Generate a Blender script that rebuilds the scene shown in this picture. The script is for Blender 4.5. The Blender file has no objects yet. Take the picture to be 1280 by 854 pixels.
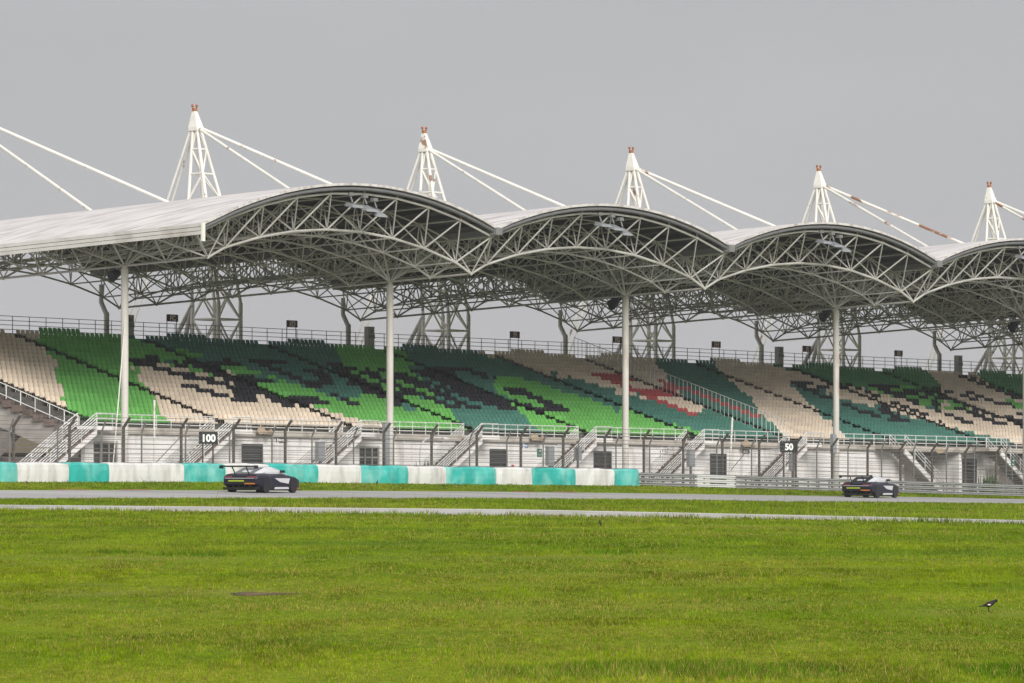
import bpy, math, random
import numpy as np
from mathutils import Vector, Matrix

random.seed(7)
rng = np.random.default_rng(11)
R = math.radians
scene = bpy.context.scene
COL = scene.collection

# ------------------------------------------------------------------ camera
H = 1.73                       # eye height above the infield grass
cam_d = bpy.data.cameras.new("camera")
cam = bpy.data.objects.new("camera", cam_d)
COL.objects.link(cam)
cam.location = (0, 0, H)
cam.rotation_euler = (R(90), 0, 0)
cam_d.sensor_width = 36.0
cam_d.lens = 6748 / 1280 * 36.0        # long telephoto
cam_d.shift_y = (585 - 427) / 1280
cam_d.clip_start = 0.5
cam_d.clip_end = 9000
scene.camera = cam

# ------------------------------------------------------------------ world (overcast) and sun
SUN_EL, SUN_AZ = R(29), R(157)         # azimuth clockwise from +Y
world = bpy.data.worlds.new("World")
scene.world = world
world.use_nodes = True
wn, wl = world.node_tree.nodes, world.node_tree.links
wn.clear()
out = wn.new("ShaderNodeOutputWorld")
bg = wn.new("ShaderNodeBackground")
bg.inputs[1].default_value = 0.1
sky = wn.new("ShaderNodeTexSky")
sky.sky_type = 'NISHITA'
sky.sun_disc = False
sky.sun_elevation = SUN_EL
sky.sun_rotation = SUN_AZ
sky.dust_density = 4.0
hs = wn.new("ShaderNodeHueSaturation")
hs.inputs["Saturation"].default_value = 0.25
wl.new(sky.outputs[0], hs.inputs["Color"])
tc = wn.new("ShaderNodeTexCoord")
sx = wn.new("ShaderNodeSeparateXYZ")
wl.new(tc.outputs["Generated"], sx.inputs[0])
ramp = wn.new("ShaderNodeValToRGB")      # cloud deck: brighter overhead than at the horizon
els = ramp.color_ramp.elements
els[0].position = 0.0; els[0].color = (0.395, 0.392, 0.402, 1)
els[1].position = 1.0; els[1].color = (0.72, 0.72, 0.72, 1)
for p, c in ((0.03, (0.374, 0.373, 0.384)), (0.09, (0.336, 0.341, 0.352)), (0.30, (0.52, 0.52, 0.53))):
    e = els.new(p); e.color = (*c, 1)
wl.new(sx.outputs[2], ramp.inputs[0])
nz = wn.new("ShaderNodeTexNoise")
mp = wn.new("ShaderNodeMapping"); mp.inputs["Scale"].default_value = (1, 1, 2.5)
wl.new(tc.outputs["Generated"], mp.inputs[0]); wl.new(mp.outputs[0], nz.inputs["Vector"])
nz.inputs["Scale"].default_value = 7.0; nz.inputs["Detail"].default_value = 3.0
mr = wn.new("ShaderNodeMapRange")
mr.inputs[3].default_value = 9.1; mr.inputs[4].default_value = 11.3
wl.new(nz.outputs[0], mr.inputs[0])
vm = wn.new("ShaderNodeVectorMath"); vm.operation = 'SCALE'
wl.new(ramp.outputs[0], vm.inputs[0]); wl.new(mr.outputs[0], vm.inputs["Scale"])
mx = wn.new("ShaderNodeMix"); mx.data_type = 'RGBA'
mx.inputs[0].default_value = 0.9
wl.new(hs.outputs[0], mx.inputs[6]); wl.new(vm.outputs[0], mx.inputs[7])
wl.new(mx.outputs[2], bg.inputs[0]); wl.new(bg.outputs[0], out.inputs[0])

sun_d = bpy.data.lights.new("sun", 'SUN')
sun_d.energy = 2.3
sun_d.angle = R(26)
sun_d.color = (1.0, 0.965, 0.91)
sun = bpy.data.objects.new("sun", sun_d)
COL.objects.link(sun)
sdir = Vector((math.sin(SUN_AZ) * math.cos(SUN_EL), math.cos(SUN_AZ) * math.cos(SUN_EL), math.sin(SUN_EL)))
sun.rotation_euler = sdir.to_track_quat('Z', 'Y').to_euler()

scene.view_settings.view_transform = 'Standard'
scene.view_settings.look = 'None'
scene.view_settings.exposure = 0.5
scene.view_settings.gamma = 1.0
HAZE = 0.00012                # density of the air; far things lift a little
scene.cycles.max_bounces = 6
scene.cycles.diffuse_bounces = 4
scene.cycles.transparent_max_bounces = 24

# ------------------------------------------------------------------ frames
TH = R(52.79)                  # direction in which the grandstand runs away from the camera
CT, ST = math.cos(TH), math.sin(TH)
GX, GY, SL = -21.83, 304.3, 0.0098   # stand origin at its first column; the straight falls 1 %
def P(u, v, z):                # u along the stand, v to the back, z above eye level
    return Vector((GX + u * CT - v * ST, GY + u * ST + v * CT, z - SL * u + H))
def lerp(a, b, t): return a + (b - a) * t

# ------------------------------------------------------------------ materials
def new_mat(name):
    m = bpy.data.materials.new(name); m.use_nodes = True
    return m, m.node_tree.nodes, m.node_tree.links, m.node_tree.nodes["Principled BSDF"]
def mat(name, col, rough=0.6, metal=0.0, var=0.12, scale=1.5, stretch=(1, 1, 1), rot=0.0, dirt=None, dirt_amt=0.0,
        dirt_scale=0.8, dirt_lo=0.5, dirt_hi=0.7, bump=0.0, bump_scale=20, spec=0.3):
    m, n, l, b = new_mat(name)
    b.inputs["Roughness"].default_value = rough
    b.inputs["Metallic"].default_value = metal
    b.inputs["Specular IOR Level"].default_value = spec
    g = n.new("ShaderNodeNewGeometry")
    mpn = n.new("ShaderNodeMapping")
    mpn.inputs["Rotation"].default_value = (0, 0, rot)
    mpn.inputs["Scale"].default_value = stretch
    l.new(g.outputs["Position"], mpn.inputs[0])
    t = n.new("ShaderNodeTexNoise"); t.inputs["Scale"].default_value = scale; t.inputs["Detail"].default_value = 5
    l.new(mpn.outputs[0], t.inputs["Vector"])
    mrn = n.new("ShaderNodeMapRange")
    mrn.inputs[1].default_value = 0.25; mrn.inputs[2].default_value = 0.75
    mrn.inputs[3].default_value = 1 - var; mrn.inputs[4].default_value = 1 + var
    l.new(t.outputs[0], mrn.inputs[0])
    sc = n.new("ShaderNodeVectorMath"); sc.operation = 'SCALE'
    sc.inputs[0].default_value = col
    l.new(mrn.outputs[0], sc.inputs["Scale"])
    cur = sc.outputs[0]
    if dirt is not None:
        t2 = n.new("ShaderNodeTexNoise"); t2.inputs["Scale"].default_value = dirt_scale; t2.inputs["Detail"].default_value = 6
        l.new(mpn.outputs[0], t2.inputs["Vector"])
        m2 = n.new("ShaderNodeMapRange")
        m2.inputs[1].default_value = dirt_lo; m2.inputs[2].default_value = dirt_hi
        m2.inputs[4].default_value = dirt_amt
        l.new(t2.outputs[0], m2.inputs[0])
        mi = n.new("ShaderNodeMix"); mi.data_type = 'RGBA'
        l.new(m2.outputs[0], mi.inputs[0]); l.new(cur, mi.inputs[6])
        mi.inputs[7].default_value = (*dirt, 1)
        cur = mi.outputs[2]
    l.new(cur, b.inputs["Base Color"])
    if bump:
        t3 = n.new("ShaderNodeTexNoise"); t3.inputs["Scale"].default_value = bump_scale
        l.new(g.outputs["Position"], t3.inputs["Vector"])
        bn = n.new("ShaderNodeBump"); bn.inputs["Strength"].default_value = bump
        l.new(t3.outputs[0], bn.inputs["Height"]); l.new(bn.outputs[0], b.inputs["Normal"])
    return m

RUST = (0.22, 0.085, 0.035)
M = {}
M['white_steel'] = mat('white_steel', (0.74, 0.72, 0.67), 0.5, var=0.08, dirt=RUST, dirt_amt=0.85, dirt_scale=1.1, dirt_lo=0.63, dirt_hi=0.68)
M['rusty_steel'] = mat('rusty_steel', (0.70, 0.68, 0.63), 0.6, var=0.1, dirt=RUST, dirt_amt=0.95, dirt_scale=0.55, dirt_lo=0.56, dirt_hi=0.60)
M['frame_steel'] = mat('frame_steel', (0.53, 0.52, 0.49), 0.6, var=0.14, scale=0.5, dirt=(0.17, 0.14, 0.11), dirt_amt=0.6, dirt_scale=0.35, dirt_lo=0.5, dirt_hi=0.75)
M['column_paint'] = mat('column_paint', (0.60, 0.575, 0.53), 0.5, var=0.10, stretch=(1, 1, 0.25), dirt=(0.33, 0.24, 0.18), dirt_amt=0.6, dirt_scale=1.4, dirt_lo=0.58, dirt_hi=0.72)
M['rust'] = mat('rust', (0.33, 0.13, 0.05), 0.8, var=0.3, scale=6)
M['lamp_orange'] = mat('lamp_orange', (0.30, 0.11, 0.04), 0.4, var=0.1)
M['roof_top'] = mat('roof_top', (0.60, 0.575, 0.565), 0.6, var=0.14, scale=1.5, stretch=(0.10, 1.5, 1), rot=-TH, dirt=(0.24, 0.185, 0.195), dirt_amt=0.8, dirt_scale=1.9, dirt_lo=0.46, dirt_hi=0.74)
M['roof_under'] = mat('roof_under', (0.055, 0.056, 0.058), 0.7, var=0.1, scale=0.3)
M['fascia_dark'] = mat('fascia_dark', (0.155, 0.155, 0.16), 0.5, var=0.12, scale=2)
M['fascia_light'] = mat('fascia_light', (0.60, 0.58, 0.55), 0.5, var=0.08, scale=0.7, dirt=(0.3, 0.26, 0.22), dirt_amt=0.5)
M['gutter'] = mat('gutter', (0.20, 0.20, 0.20), 0.4, var=0.1)
M['terrace'] = mat('terrace', (0.10, 0.095, 0.09), 0.9, var=0.25, scale=0.8)
M['step_concrete'] = mat('step_concrete', (0.18, 0.14, 0.12), 0.9, var=0.25, scale=1.2, dirt=(0.07, 0.055, 0.05), dirt_amt=0.8, dirt_scale=1.0)
M['beam_concrete'] = mat('beam_concrete', (0.40, 0.37, 0.34), 0.9, var=0.18, scale=0.9, dirt=(0.13, 0.115, 0.10), dirt_amt=0.75, dirt_scale=0.7, dirt_lo=0.45)
M['white_wall'] = mat('white_wall', (0.80, 0.78, 0.76), 0.8, var=0.06, scale=0.5, stretch=(1, 1, 0.18), dirt=(0.36, 0.31, 0.28), dirt_amt=0.7, dirt_scale=1.3, dirt_lo=0.52, dirt_hi=0.76)
M['slab_edge'] = mat('slab_edge', (0.50, 0.46, 0.41), 0.85, var=0.15, scale=0.9, dirt=(0.19, 0.16, 0.14), dirt_amt=0.7, dirt_scale=0.9)
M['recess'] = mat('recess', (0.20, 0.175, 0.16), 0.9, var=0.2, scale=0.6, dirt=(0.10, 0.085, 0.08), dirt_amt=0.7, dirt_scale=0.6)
M['tan_wall'] = mat('tan_wall', (0.42, 0.33, 0.21), 0.9, var=0.15, scale=0.5)
M['dark_metal'] = mat('dark_metal', (0.055, 0.055, 0.058), 0.5, var=0.2, scale=3)
M['louvre'] = mat('louvre', (0.05, 0.05, 0.05), 0.5, var=0.2, scale=3)
M['glass_dark'] = mat('glass_dark', (0.035, 0.038, 0.04), 0.12, var=0.2, scale=2, spec=0.6)
M['galv'] = mat('galv', (0.74, 0.735, 0.72), 0.45, metal=0.0, var=0.1, scale=2, dirt=(0.36, 0.33, 0.30), dirt_amt=0.5, dirt_scale=1.5)
M['rail_grey'] = mat('rail_grey', (0.20, 0.20, 0.20), 0.5, var=0.15, scale=2)
M['post_dark'] = mat('post_dark', (0.085, 0.075, 0.068), 0.7, var=0.25, scale=2.5, dirt=(0.19, 0.12, 0.08), dirt_amt=0.5, dirt_scale=0.8)
M['post_grey'] = mat('post_grey', (0.16, 0.16, 0.155), 0.6, var=0.2, scale=2.5)
M['cabinet_grey'] = mat('cabinet_grey', (0.30, 0.315, 0.33), 0.5, var=0.08, scale=2)
M['cabinet_brown'] = mat('cabinet_brown', (0.36, 0.34, 0.33), 0.6, var=0.15, scale=2)
M['maroon'] = mat('maroon', (0.14, 0.035, 0.04), 0.5, var=0.15)
M['sign_text'] = mat('sign_text', (0.75, 0.72, 0.70), 0.5, var=0.05)
M['white_text'] = mat('white_text', (0.80, 0.80, 0.78), 0.5, var=0.03)
M['board_black'] = mat('board_black', (0.022, 0.026, 0.025), 0.5, var=0.1)
M['sign_green'] = mat('sign_green', (0.03, 0.16, 0.11), 0.5, var=0.1)
M['sign_blue'] = mat('sign_blue', (0.22, 0.30, 0.52), 0.5, var=0.1)
M['red_paint'] = mat('red_paint', (0.50, 0.03, 0.03), 0.4, var=0.1)
M['teal_cover'] = mat('teal_cover', (0.028, 0.38, 0.34), 0.45, var=0.18, scale=0.9, dirt=(0.27, 0.60, 0.56), dirt_amt=0.85, dirt_scale=0.75, dirt_lo=0.44, dirt_hi=0.70, bump=0.15, bump_scale=2)
M['white_cover'] = mat('white_cover', (0.65, 0.645, 0.635), 0.5, var=0.10, stretch=(1, 1, 0.4), dirt=(0.30, 0.29, 0.26), dirt_amt=0.75, dirt_scale=1.4, dirt_lo=0.48, dirt_hi=0.78, bump=0.15, bump_scale=2)
M['guard_steel'] = mat('guard_steel', (0.33, 0.335, 0.335), 0.45, var=0.16, scale=0.9, dirt=(0.24, 0.23, 0.22), dirt_amt=0.6, dirt_scale=0.6)
M['guard_white'] = mat('guard_white', (0.68, 0.68, 0.67), 0.45, var=0.08, scale=0.9)
M['asphalt'] = mat('asphalt', (0.33, 0.322, 0.318), 0.85, var=0.14, scale=0.9, stretch=(0.02, 0.5, 1), rot=-R(58), dirt=(0.19, 0.185, 0.18), dirt_amt=0.7, dirt_scale=0.5, bump=0.1, bump_scale=60)
M['service_asphalt'] = mat('service_asphalt', (0.40, 0.385, 0.37), 0.9, var=0.14, scale=0.3, dirt=(0.22, 0.21, 0.19), dirt_amt=0.5, dirt_scale=0.12)
M['line_white'] = mat('line_white', (0.62, 0.60, 0.57), 0.7, var=0.14, scale=0.8)
M['line_red'] = mat('line_red', (0.42, 0.15, 0.09), 0.7, var=0.2, scale=0.8)
M['forecourt'] = mat('forecourt', (0.30, 0.28, 0.25), 0.9, var=0.2, scale=0.3)
M['horn_beige'] = mat('horn_beige', (0.42, 0.33, 0.24), 0.6, var=0.15, scale=4)
M['speaker_black'] = mat('speaker_black', (0.02, 0.022, 0.028), 0.6, var=0.1)
M['lamp_grey'] = mat('lamp_grey', (0.24, 0.25, 0.265), 0.4, var=0.08)
M['brush_green'] = mat('brush_green', (0.07, 0.13, 0.03), 0.8, var=0.3, scale=4)
SEATC = {'W': ('cream', (0.68, 0.575, 0.46)), 'G': ('bright green', (0.14, 0.42, 0.095)), 'T': ('dark teal', (0.062, 0.185, 0.145)),
         'K': ('black', (0.020, 0.021, 0.027)), 'R': ('red', (0.40, 0.075, 0.080)), 'D': ('dark green', (0.065, 0.25, 0.085))}
for k, (nm, c) in SEATC.items():
    M['seat_' + k] = mat('seat_' + nm.replace(' ', '_'), c, 0.45, var=0.17, scale=0.7, spec=0.25)
M['car_navy'] = mat('car_navy', (0.008, 0.0075, 0.022), 0.42, var=0.1, spec=0.35)
M['car_white'] = mat('car_white', (0.55, 0.55, 0.58), 0.3, var=0.04, spec=0.5)
M['car_black'] = mat('car_black', (0.012, 0.012, 0.014), 0.4, var=0.1)
M['car_yellow'] = mat('car_yellow', (0.34, 0.42, 0.03), 0.4, var=0.05)
M['car_orange'] = mat('car_orange', (0.42, 0.15, 0.03), 0.4, var=0.05)
M['car_red'] = mat('car_red', (0.34, 0.05, 0.06), 0.4, var=0.05)
M['tyre'] = mat('tyre', (0.018, 0.018, 0.018), 0.9, var=0.1)
M['rim'] = mat('rim', (0.03, 0.03, 0.034), 0.35, metal=0.6, var=0.1)
M['myna_brown'] = mat('myna_brown', (0.030, 0.017, 0.012), 0.7, var=0.25, scale=40)
M['myna_black'] = mat('myna_black', (0.008, 0.008, 0.009), 0.6, var=0.2, scale=40)
M['feather_white'] = mat('feather_white', (0.7, 0.68, 0.64), 0.7, var=0.05)
M['beak_yellow'] = mat('beak_yellow', (0.55, 0.33, 0.04), 0.5, var=0.05)

def grass_mat(name, attr=False):
    m, n, l, b = new_mat(name)
    b.inputs["Roughness"].default_value = 1.0
    b.inputs["Specular IOR Level"].default_value = 0.02
    if attr:
        a = n.new("ShaderNodeAttribute"); a.attribute_name = 'blade_tint'
        l.new(a.outputs["Color"], b.inputs["Base Color"])
        tr = n.new("ShaderNodeBsdfTranslucent"); l.new(a.outputs["Color"], tr.inputs[0])
        ms = n.new("ShaderNodeMixShader"); ms.inputs[0].default_value = 0.35
        l.new(b.outputs[0], ms.inputs[1]); l.new(tr.outputs[0], ms.inputs[2])
        l.new(ms.outputs[0], n["Material Output"].inputs[0])
        return m
    g = n.new("ShaderNodeNewGeometry")
    def noise(sc, det=6):
        t = n.new("ShaderNodeTexNoise"); t.inputs["Scale"].default_value = sc; t.inputs["Detail"].default_value = det
        l.new(g.outputs["Position"], t.inputs["Vector"]); return t.outputs[0]
    def ramp2(src, stops):
        r = n.new("ShaderNodeValToRGB")
        e = r.color_ramp.elements
        e[0].position, e[0].color = stops[0][0], (*stops[0][1], 1)
        e[1].position, e[1].color = stops[-1][0], (*stops[-1][1], 1)
        for p, c in stops[1:-1]:
            q = e.new(p); q.color = (*c, 1)
        l.new(src, r.inputs[0]); return r.outputs[0]
    base = ramp2(noise(0.16, 8), [(0.30, (0.092, 0.158, 0.007)), (0.5, (0.138, 0.202, 0.010)), (0.70, (0.205, 0.235, 0.020))])
    fine = ramp2(noise(7.0, 4), [(0.3, (0.55, 0.58, 0.5)), (0.7, (1.35, 1.3, 1.3))])
    mul = n.new("ShaderNodeMix"); mul.data_type = 'RGBA'; mul.blend_type = 'MULTIPLY'; mul.inputs[0].default_value = 1
    l.new(base, mul.inputs[6]); l.new(fine, mul.inputs[7])
    dry = n.new("ShaderNodeMapRange"); dry.inputs[1].default_value = 0.56; dry.inputs[2].default_value = 0.72; dry.inputs[4].default_value = 0.55
    l.new(noise(0.09, 7), dry.inputs[0])
    mi = n.new("ShaderNodeMix"); mi.data_type = 'RGBA'
    l.new(dry.outputs[0], mi.inputs[0]); l.new(mul.outputs[2], mi.inputs[6]); mi.inputs[7].default_value = (0.24, 0.19, 0.07, 1)
    l.new(mi.outputs[2], b.inputs["Base Color"])
    bn = n.new("ShaderNodeBump"); bn.inputs["Strength"].default_value = 0.6
    l.new(noise(14.0, 3), bn.inputs["Height"]); l.new(bn.outputs[0], b.inputs["Normal"])
    return m
M['turf'] = grass_mat('turf')
M['blades'] = grass_mat('blades', True)

def link_mat():                 # chain link: wires as a fine procedural pattern on the panel, open between
    m, n, l, b = new_mat('chain_link')
    b.inputs["Base Color"].default_value = (0.16, 0.155, 0.15, 1); b.inputs["Roughness"].default_value = 0.6
    g = n.new("ShaderNodeTexCoord")
    outs = []
    for ang in (R(45), R(-45)):
        mpn = n.new("ShaderNodeMapping"); mpn.inputs["Rotation"].default_value = (0, 0, ang); mpn.inputs["Scale"].default_value = (18, 18, 18)
        l.new(g.outputs["UV"], mpn.inputs[0])
        s = n.new("ShaderNodeSeparateXYZ"); l.new(mpn.outputs[0], s.inputs[0])
        f = n.new("ShaderNodeMath"); f.operation = 'FRACT'; l.new(s.outputs[0], f.inputs[0])
        c = n.new("ShaderNodeMath"); c.operation = 'LESS_THAN'; l.new(f.outputs[0], c.inputs[0]); c.inputs[1].default_value = 0.032
        outs.append(c.outputs[0])
    mxn = n.new("ShaderNodeMath"); mxn.operation = 'MAXIMUM'; l.new(outs[0], mxn.inputs[0]); l.new(outs[1], mxn.inputs[1])
    tr = n.new("ShaderNodeBsdfTransparent")
    ms = n.new("ShaderNodeMixShader"); l.new(mxn.outputs[0], ms.inputs[0]); l.new(tr.outputs[0], ms.inputs[1]); l.new(b.outputs[0], ms.inputs[2])
    l.new(ms.outputs[0], n["Material Output"].inputs[0])
    return m
M['chain_link'] = link_mat()

# ------------------------------------------------------------------ mesh helpers
class MB:
    def __init__(s): s.v = []; s.f = []; s.uv = None
    def add(s, pts, faces):
        o = len(s.v); s.v += [tuple(p) for p in pts]; s.f += [tuple(i + o for i in f) for f in faces]
    def hexa(s, p):             # p: 8 points, bottom ring then top ring
        s.add(p, [(3, 2, 1, 0), (4, 5, 6, 7), (0, 1, 5, 4), (1, 2, 6, 5), (2, 3, 7, 6), (3, 0, 4, 7)])
    def ubox(s, u0, u1, v0, v1, z0, z1):   # box in stand coordinates
        s.hexa([P(u0, v0, z0), P(u1, v0, z0), P(u1, v1, z0), P(u0, v1, z0), P(u0, v0, z1), P(u1, v0, z1), P(u1, v1, z1), P(u0, v1, z1)])
    def box(s, x0, x1, y0, y1, z0, z1):
        s.hexa([(x0, y0, z0), (x1, y0, z0), (x1, y1, z0), (x0, y1, z0), (x0, y0, z1), (x1, y0, z1), (x1, y1, z1), (x0, y1, z1)])
    def tube(s, p, q, r, n=6, r2=None, caps=True):
        p, q = Vector(p), Vector(q); d = q - p
        if d.length < 1e-6: return
        d.normalize()
        a = d.cross(Vector((0, 0, 1)) if abs(d.z) < 0.95 else Vector((1, 0, 0))).normalized(); b = d.cross(a)
        r2 = r if r2 is None else r2
        ring = [(math.cos(2 * math.pi * i / n), math.sin(2 * math.pi * i / n)) for i in range(n)]
        pts = [p + (a * c + b * t) * r for c, t in ring] + [q + (a * c + b * t) * r2 for c, t in ring]
        fs = [(i, (i + 1) % n, n + (i + 1) % n, n + i) for i in range(n)]
        if caps: fs += [tuple(range(n - 1, -1, -1)), tuple(range(n, 2 * n))]
        s.add(pts, fs)
    def path(s, pts, r, n=6):
        for a, b in zip(pts[:-1], pts[1:]): s.tube(a, b, r, n)
    def ball(s, c, r, seg=10, rings=6, sc=(1, 1, 1)):
        c = Vector(c); pts = [c + Vector((0, 0, -r * sc[2]))]; fs = []
        for i in range(1, rings):
            ph = -math.pi / 2 + math.pi * i / rings
            for j in range(seg):
                t = 2 * math.pi * j / seg
                pts.append(c + Vector((r * math.cos(ph) * math.cos(t) * sc[0], r * math.cos(ph) * math.sin(t) * sc[1], r * math.sin(ph) * sc[2])))
        pts.append(c + Vector((0, 0, r * sc[2])))
        for j in range(seg):
            fs.append((0, 1 + (j + 1) % seg, 1 + j))
            e = 1 + (rings - 2) * seg
            fs.append((len(pts) - 1, e + j, e + (j + 1) % seg))
        for i in range(rings - 2):
            for j in range(seg):
                a = 1 + i * seg
                fs.append((a + j, a + (j + 1) % seg, a + seg + (j + 1) % seg, a + seg + j))
        s.add(pts, fs)
    def loft(s, rings, caps=True):
        n = len(rings[0]); pts = [p for r in rings for p in r]; fs = []
        for i in range(len(rings) - 1):
            for j in range(n):
                fs.append((i * n + j, i * n + (j + 1) % n, (i + 1) * n + (j + 1) % n, (i + 1) * n + j))
        if caps: fs += [tuple(range(n - 1, -1, -1)), tuple(range((len(rings) - 1) * n, len(rings) * n))]
        s.add(pts, fs)
    def mesh(s, name, m, origin=None, smooth=False):
        me = bpy.data.meshes.new(name)
        o = Vector(origin) if origin is not None else Vector((0, 0, 0))
        me.from_pydata([(p[0] - o.x, p[1] - o.y, p[2] - o.z) for p in s.v], [], s.f)
        if m is not None: me.materials.append(m)
        if smooth: me.polygons.foreach_set('use_smooth', [True] * len(me.polygons))
        me.update()
        return me
    def build(s, name, m, parent=None, origin=None, smooth=False):
        if origin is None and parent is not None: origin = root_of(parent)
        ob = bpy.data.objects.new(name, s.mesh(name, m, origin, smooth))
        COL.objects.link(ob)
        if parent is not None: ob.parent = parent
        elif origin is not None: ob.location = origin
        return ob
def root_of(o):
    while o.parent is not None: o = o.parent
    return Vector(o.get('_base', (0, 0, 0)))
BASES = []
def thing(name, loc, label, cat, group=None):
    o = bpy.data.objects.new(name, None); COL.objects.link(o); o.location = loc
    o['_base'] = [float(c) for c in loc]; BASES.append(o)
    o['label'] = label; o['category'] = cat
    if group: o['group'] = group
    return o
def tag(o, label, cat, group=None, kind=None):
    o['label'] = label; o['category'] = cat
    if group: o['group'] = group
    if kind: o['kind'] = kind
    return o
def lettering(txt, height, m, parent, centre, xdir, name='lettering', bold=0.0, depth=0.012):
    """Raised letters centred on a point, reading along xdir, upright."""
    cu = bpy.data.curves.new(name, 'FONT'); cu.body = txt; cu.size = height / 0.72
    cu.align_x = 'CENTER'; cu.extrude = depth; cu.offset = bold; cu.resolution_u = 3
    tmp = bpy.data.objects.new(name, cu); COL.objects.link(tmp)
    bpy.context.view_layer.update()
    me = bpy.data.meshes.new_from_object(tmp.evaluated_get(bpy.context.evaluated_depsgraph_get()))
    bpy.data.objects.remove(tmp)
    x = Vector(xdir).normalized(); z = Vector((0, 0, 1)); nrm = x.cross(z)
    mw = Matrix(((x.x, z.x, nrm.x, 0), (x.y, z.y, nrm.y, 0), (x.z, z.z, nrm.z, 0), (0, 0, 0, 1)))
    c = Vector(centre) - root_of(parent)
    me.transform(Matrix.Translation(c) @ mw @ Matrix.Translation((0, -height / 2, 0)))
    me.materials.clear(); me.materials.append(m)
    ob = bpy.data.objects.new(name, me); COL.objects.link(ob); ob.parent = parent
    return ob
ORD = ['zeroth', 'first', 'second', 'third', 'fourth', 'fifth', 'sixth', 'seventh', 'eighth', 'ninth', 'tenth', 'eleventh', 'twelfth', 'thirteenth',
       'fourteenth', 'fifteenth', 'sixteenth', 'seventeenth', 'eighteenth', 'nineteenth', 'twentieth', 'twenty-first', 'twenty-second',
       'twenty-third', 'twenty-fourth', 'twenty-fifth', 'twenty-sixth']

# ------------------------------------------------------------------ terrain
F0 = 6748.0
A0 = np.array([-640, -400, -310, -80, 160, 320, 480, 640]) / F0       # bearings at which levels were surveyed
def line_Y(px, py, dx, dy, a): # where the bearing a meets the straight line through (px,py)
    return (a * py - px) / (dx - a * dy) * dy + py
def tY2(a): return line_Y(-12.7, 277.0, 0.529, 0.8486, a)              # far edge of the race track
def tY1(a): return tY2(a) - 13.0 / np.maximum(0.8486 * 0 + np.abs(a * 0.8486 - 0.529), 0.3)
def bY(a): return line_Y(-1.99, 305.0, 0.5446, 0.8387, a)              # debris fence line
def fY(a): return bY(a) - 1.9                                          # face of the barrier
def wY(a):                                                             # foot of the grandstand wall
    v = 1.0
    u = (a * (GY + v * CT) - GX + v * ST) / (CT - a * ST)
    return GY + u * ST + v * CT
def zt1(a): return -np.interp(a, A0, [40.9, 39.3, 39.0, 38.8, 40, 42.3, 43.3, 45]) * tY1(a) / F0
def zt2(a): return -np.interp(a, A0, [28, 28.1, 28.3, 29.4, 31.7, 34.3, 36, 39]) * tY2(a) / F0
def fence_pt(px, lift=0.0):
    a = (px - 640) / F0; Y = float(bY(np.array(a)))
    return Vector((a * Y, Y, float(zf(np.array(a))) + H + lift))
def zf(a): return -np.interp(a, A0, [17.3, 17.3, 17.3, 20.0, 22.0, 26.5, 31, 35.8]) * fY(a) / F0
def s1(a): return np.interp(a, [-.0948, 0, .0948], [195, 187, 166]), np.interp(a, [-.0948, 0, .0948], [-1.503, -1.663, -1.722])
def s2(a): return np.interp(a, [-.0948, 0, .0948], [204, 195, 173]), np.interp(a, [-.0948, 0, .0948], [-1.400, -1.503, -1.684])
AS = np.concatenate([[-8, -3, -1, -.5, -.25, -.18], np.linspace(-.14, .14, 57), [.18, .25, .5, 1, 3, 8]])
def field_z(Y, a):
    Y1, z1 = s1(a)
    t = np.clip((Y - 90) / (Y1 - 90), 0, 1)
    return lerp(-1.73, z1, t * t * (3 - 2 * t))
def ground_rows():
    ae = np.clip(AS, -.14, .14)
    rows = {}
    def const(Y): return np.full_like(ae, Y)
    rows['field'] = [(const(y), field_z(y, ae)) for y in (-60, -10, 10, 25, 40, 55, 70, 90, 110, 130, 150)] + [s1(ae)]
    rows['service'] = [s1(ae), s2(ae)]
    Y2, z2 = s2(ae); Y3, z3 = tY1(ae), zt1(ae)
    rows['verge'] = [(lerp(Y2, Y3, t), lerp(z2, z3, t) + 0.10 * math.sin(math.pi * t)) for t in (0, .25, .5, .75, 1)]
    Y4, z4 = tY2(ae), zt2(ae)
    rows['track'] = [(lerp(Y3, Y4, t), lerp(z3, z4, t)) for t in (0, .5, 1)]
    Y5, z5 = fY(ae) + 0.3, zf(ae)
    rows['runoff'] = [(lerp(Y4, Y5, t), lerp(z4, z5, t) - 0.05 * math.sin(math.pi * t)) for t in (0, .33, .66, 1)]
    Y6 = np.maximum(wY(ae), Y5 + 3); z6 = -1.35 - SL * (Y6 - GY) / ST
    rows['yard'] = [(Y5, z5), (Y5 + 2.4, z5 - 0.12), (Y6, z6), (Y6 + 60, z6 - .3)]
    rows['far'] = [(Y6 + 60, z6 - .3), (const(900), const(-4.0)), (const(2600), const(-8.0))]
    return rows
def ground_z(X, Y):            # height of the ground under a point (eye level = 0)
    a = np.clip(X / np.maximum(Y, 20), -.14, .14)
    Y1, z1 = s1(a); Y2, z2 = s2(a); Y3, z3 = tY1(a), zt1(a); Y4, z4 = tY2(a), zt2(a); Y5, z5 = fY(a), zf(a)
    z = field_z(Y, a)
    z = np.where(Y > Y1, lerp(z1, z2, np.clip((Y - Y1) / (Y2 - Y1), 0, 1)), z)
    t = np.clip((Y - Y2) / (Y3 - Y2), 0, 1)
    z = np.where(Y > Y2, lerp(z2, z3, t) + 0.10 * np.sin(np.pi * t), z)
    z = np.where(Y > Y3, lerp(z3, z4, np.clip((Y - Y3) / (Y4 - Y3), 0, 1)), z)
    t = np.clip((Y - Y4) / (Y5 - Y4), 0, 1)
    z = np.where(Y > Y4, lerp(z4, z5, t) - 0.05 * np.sin(np.pi * t), z)
    return z
rows = ground_rows()
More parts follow.
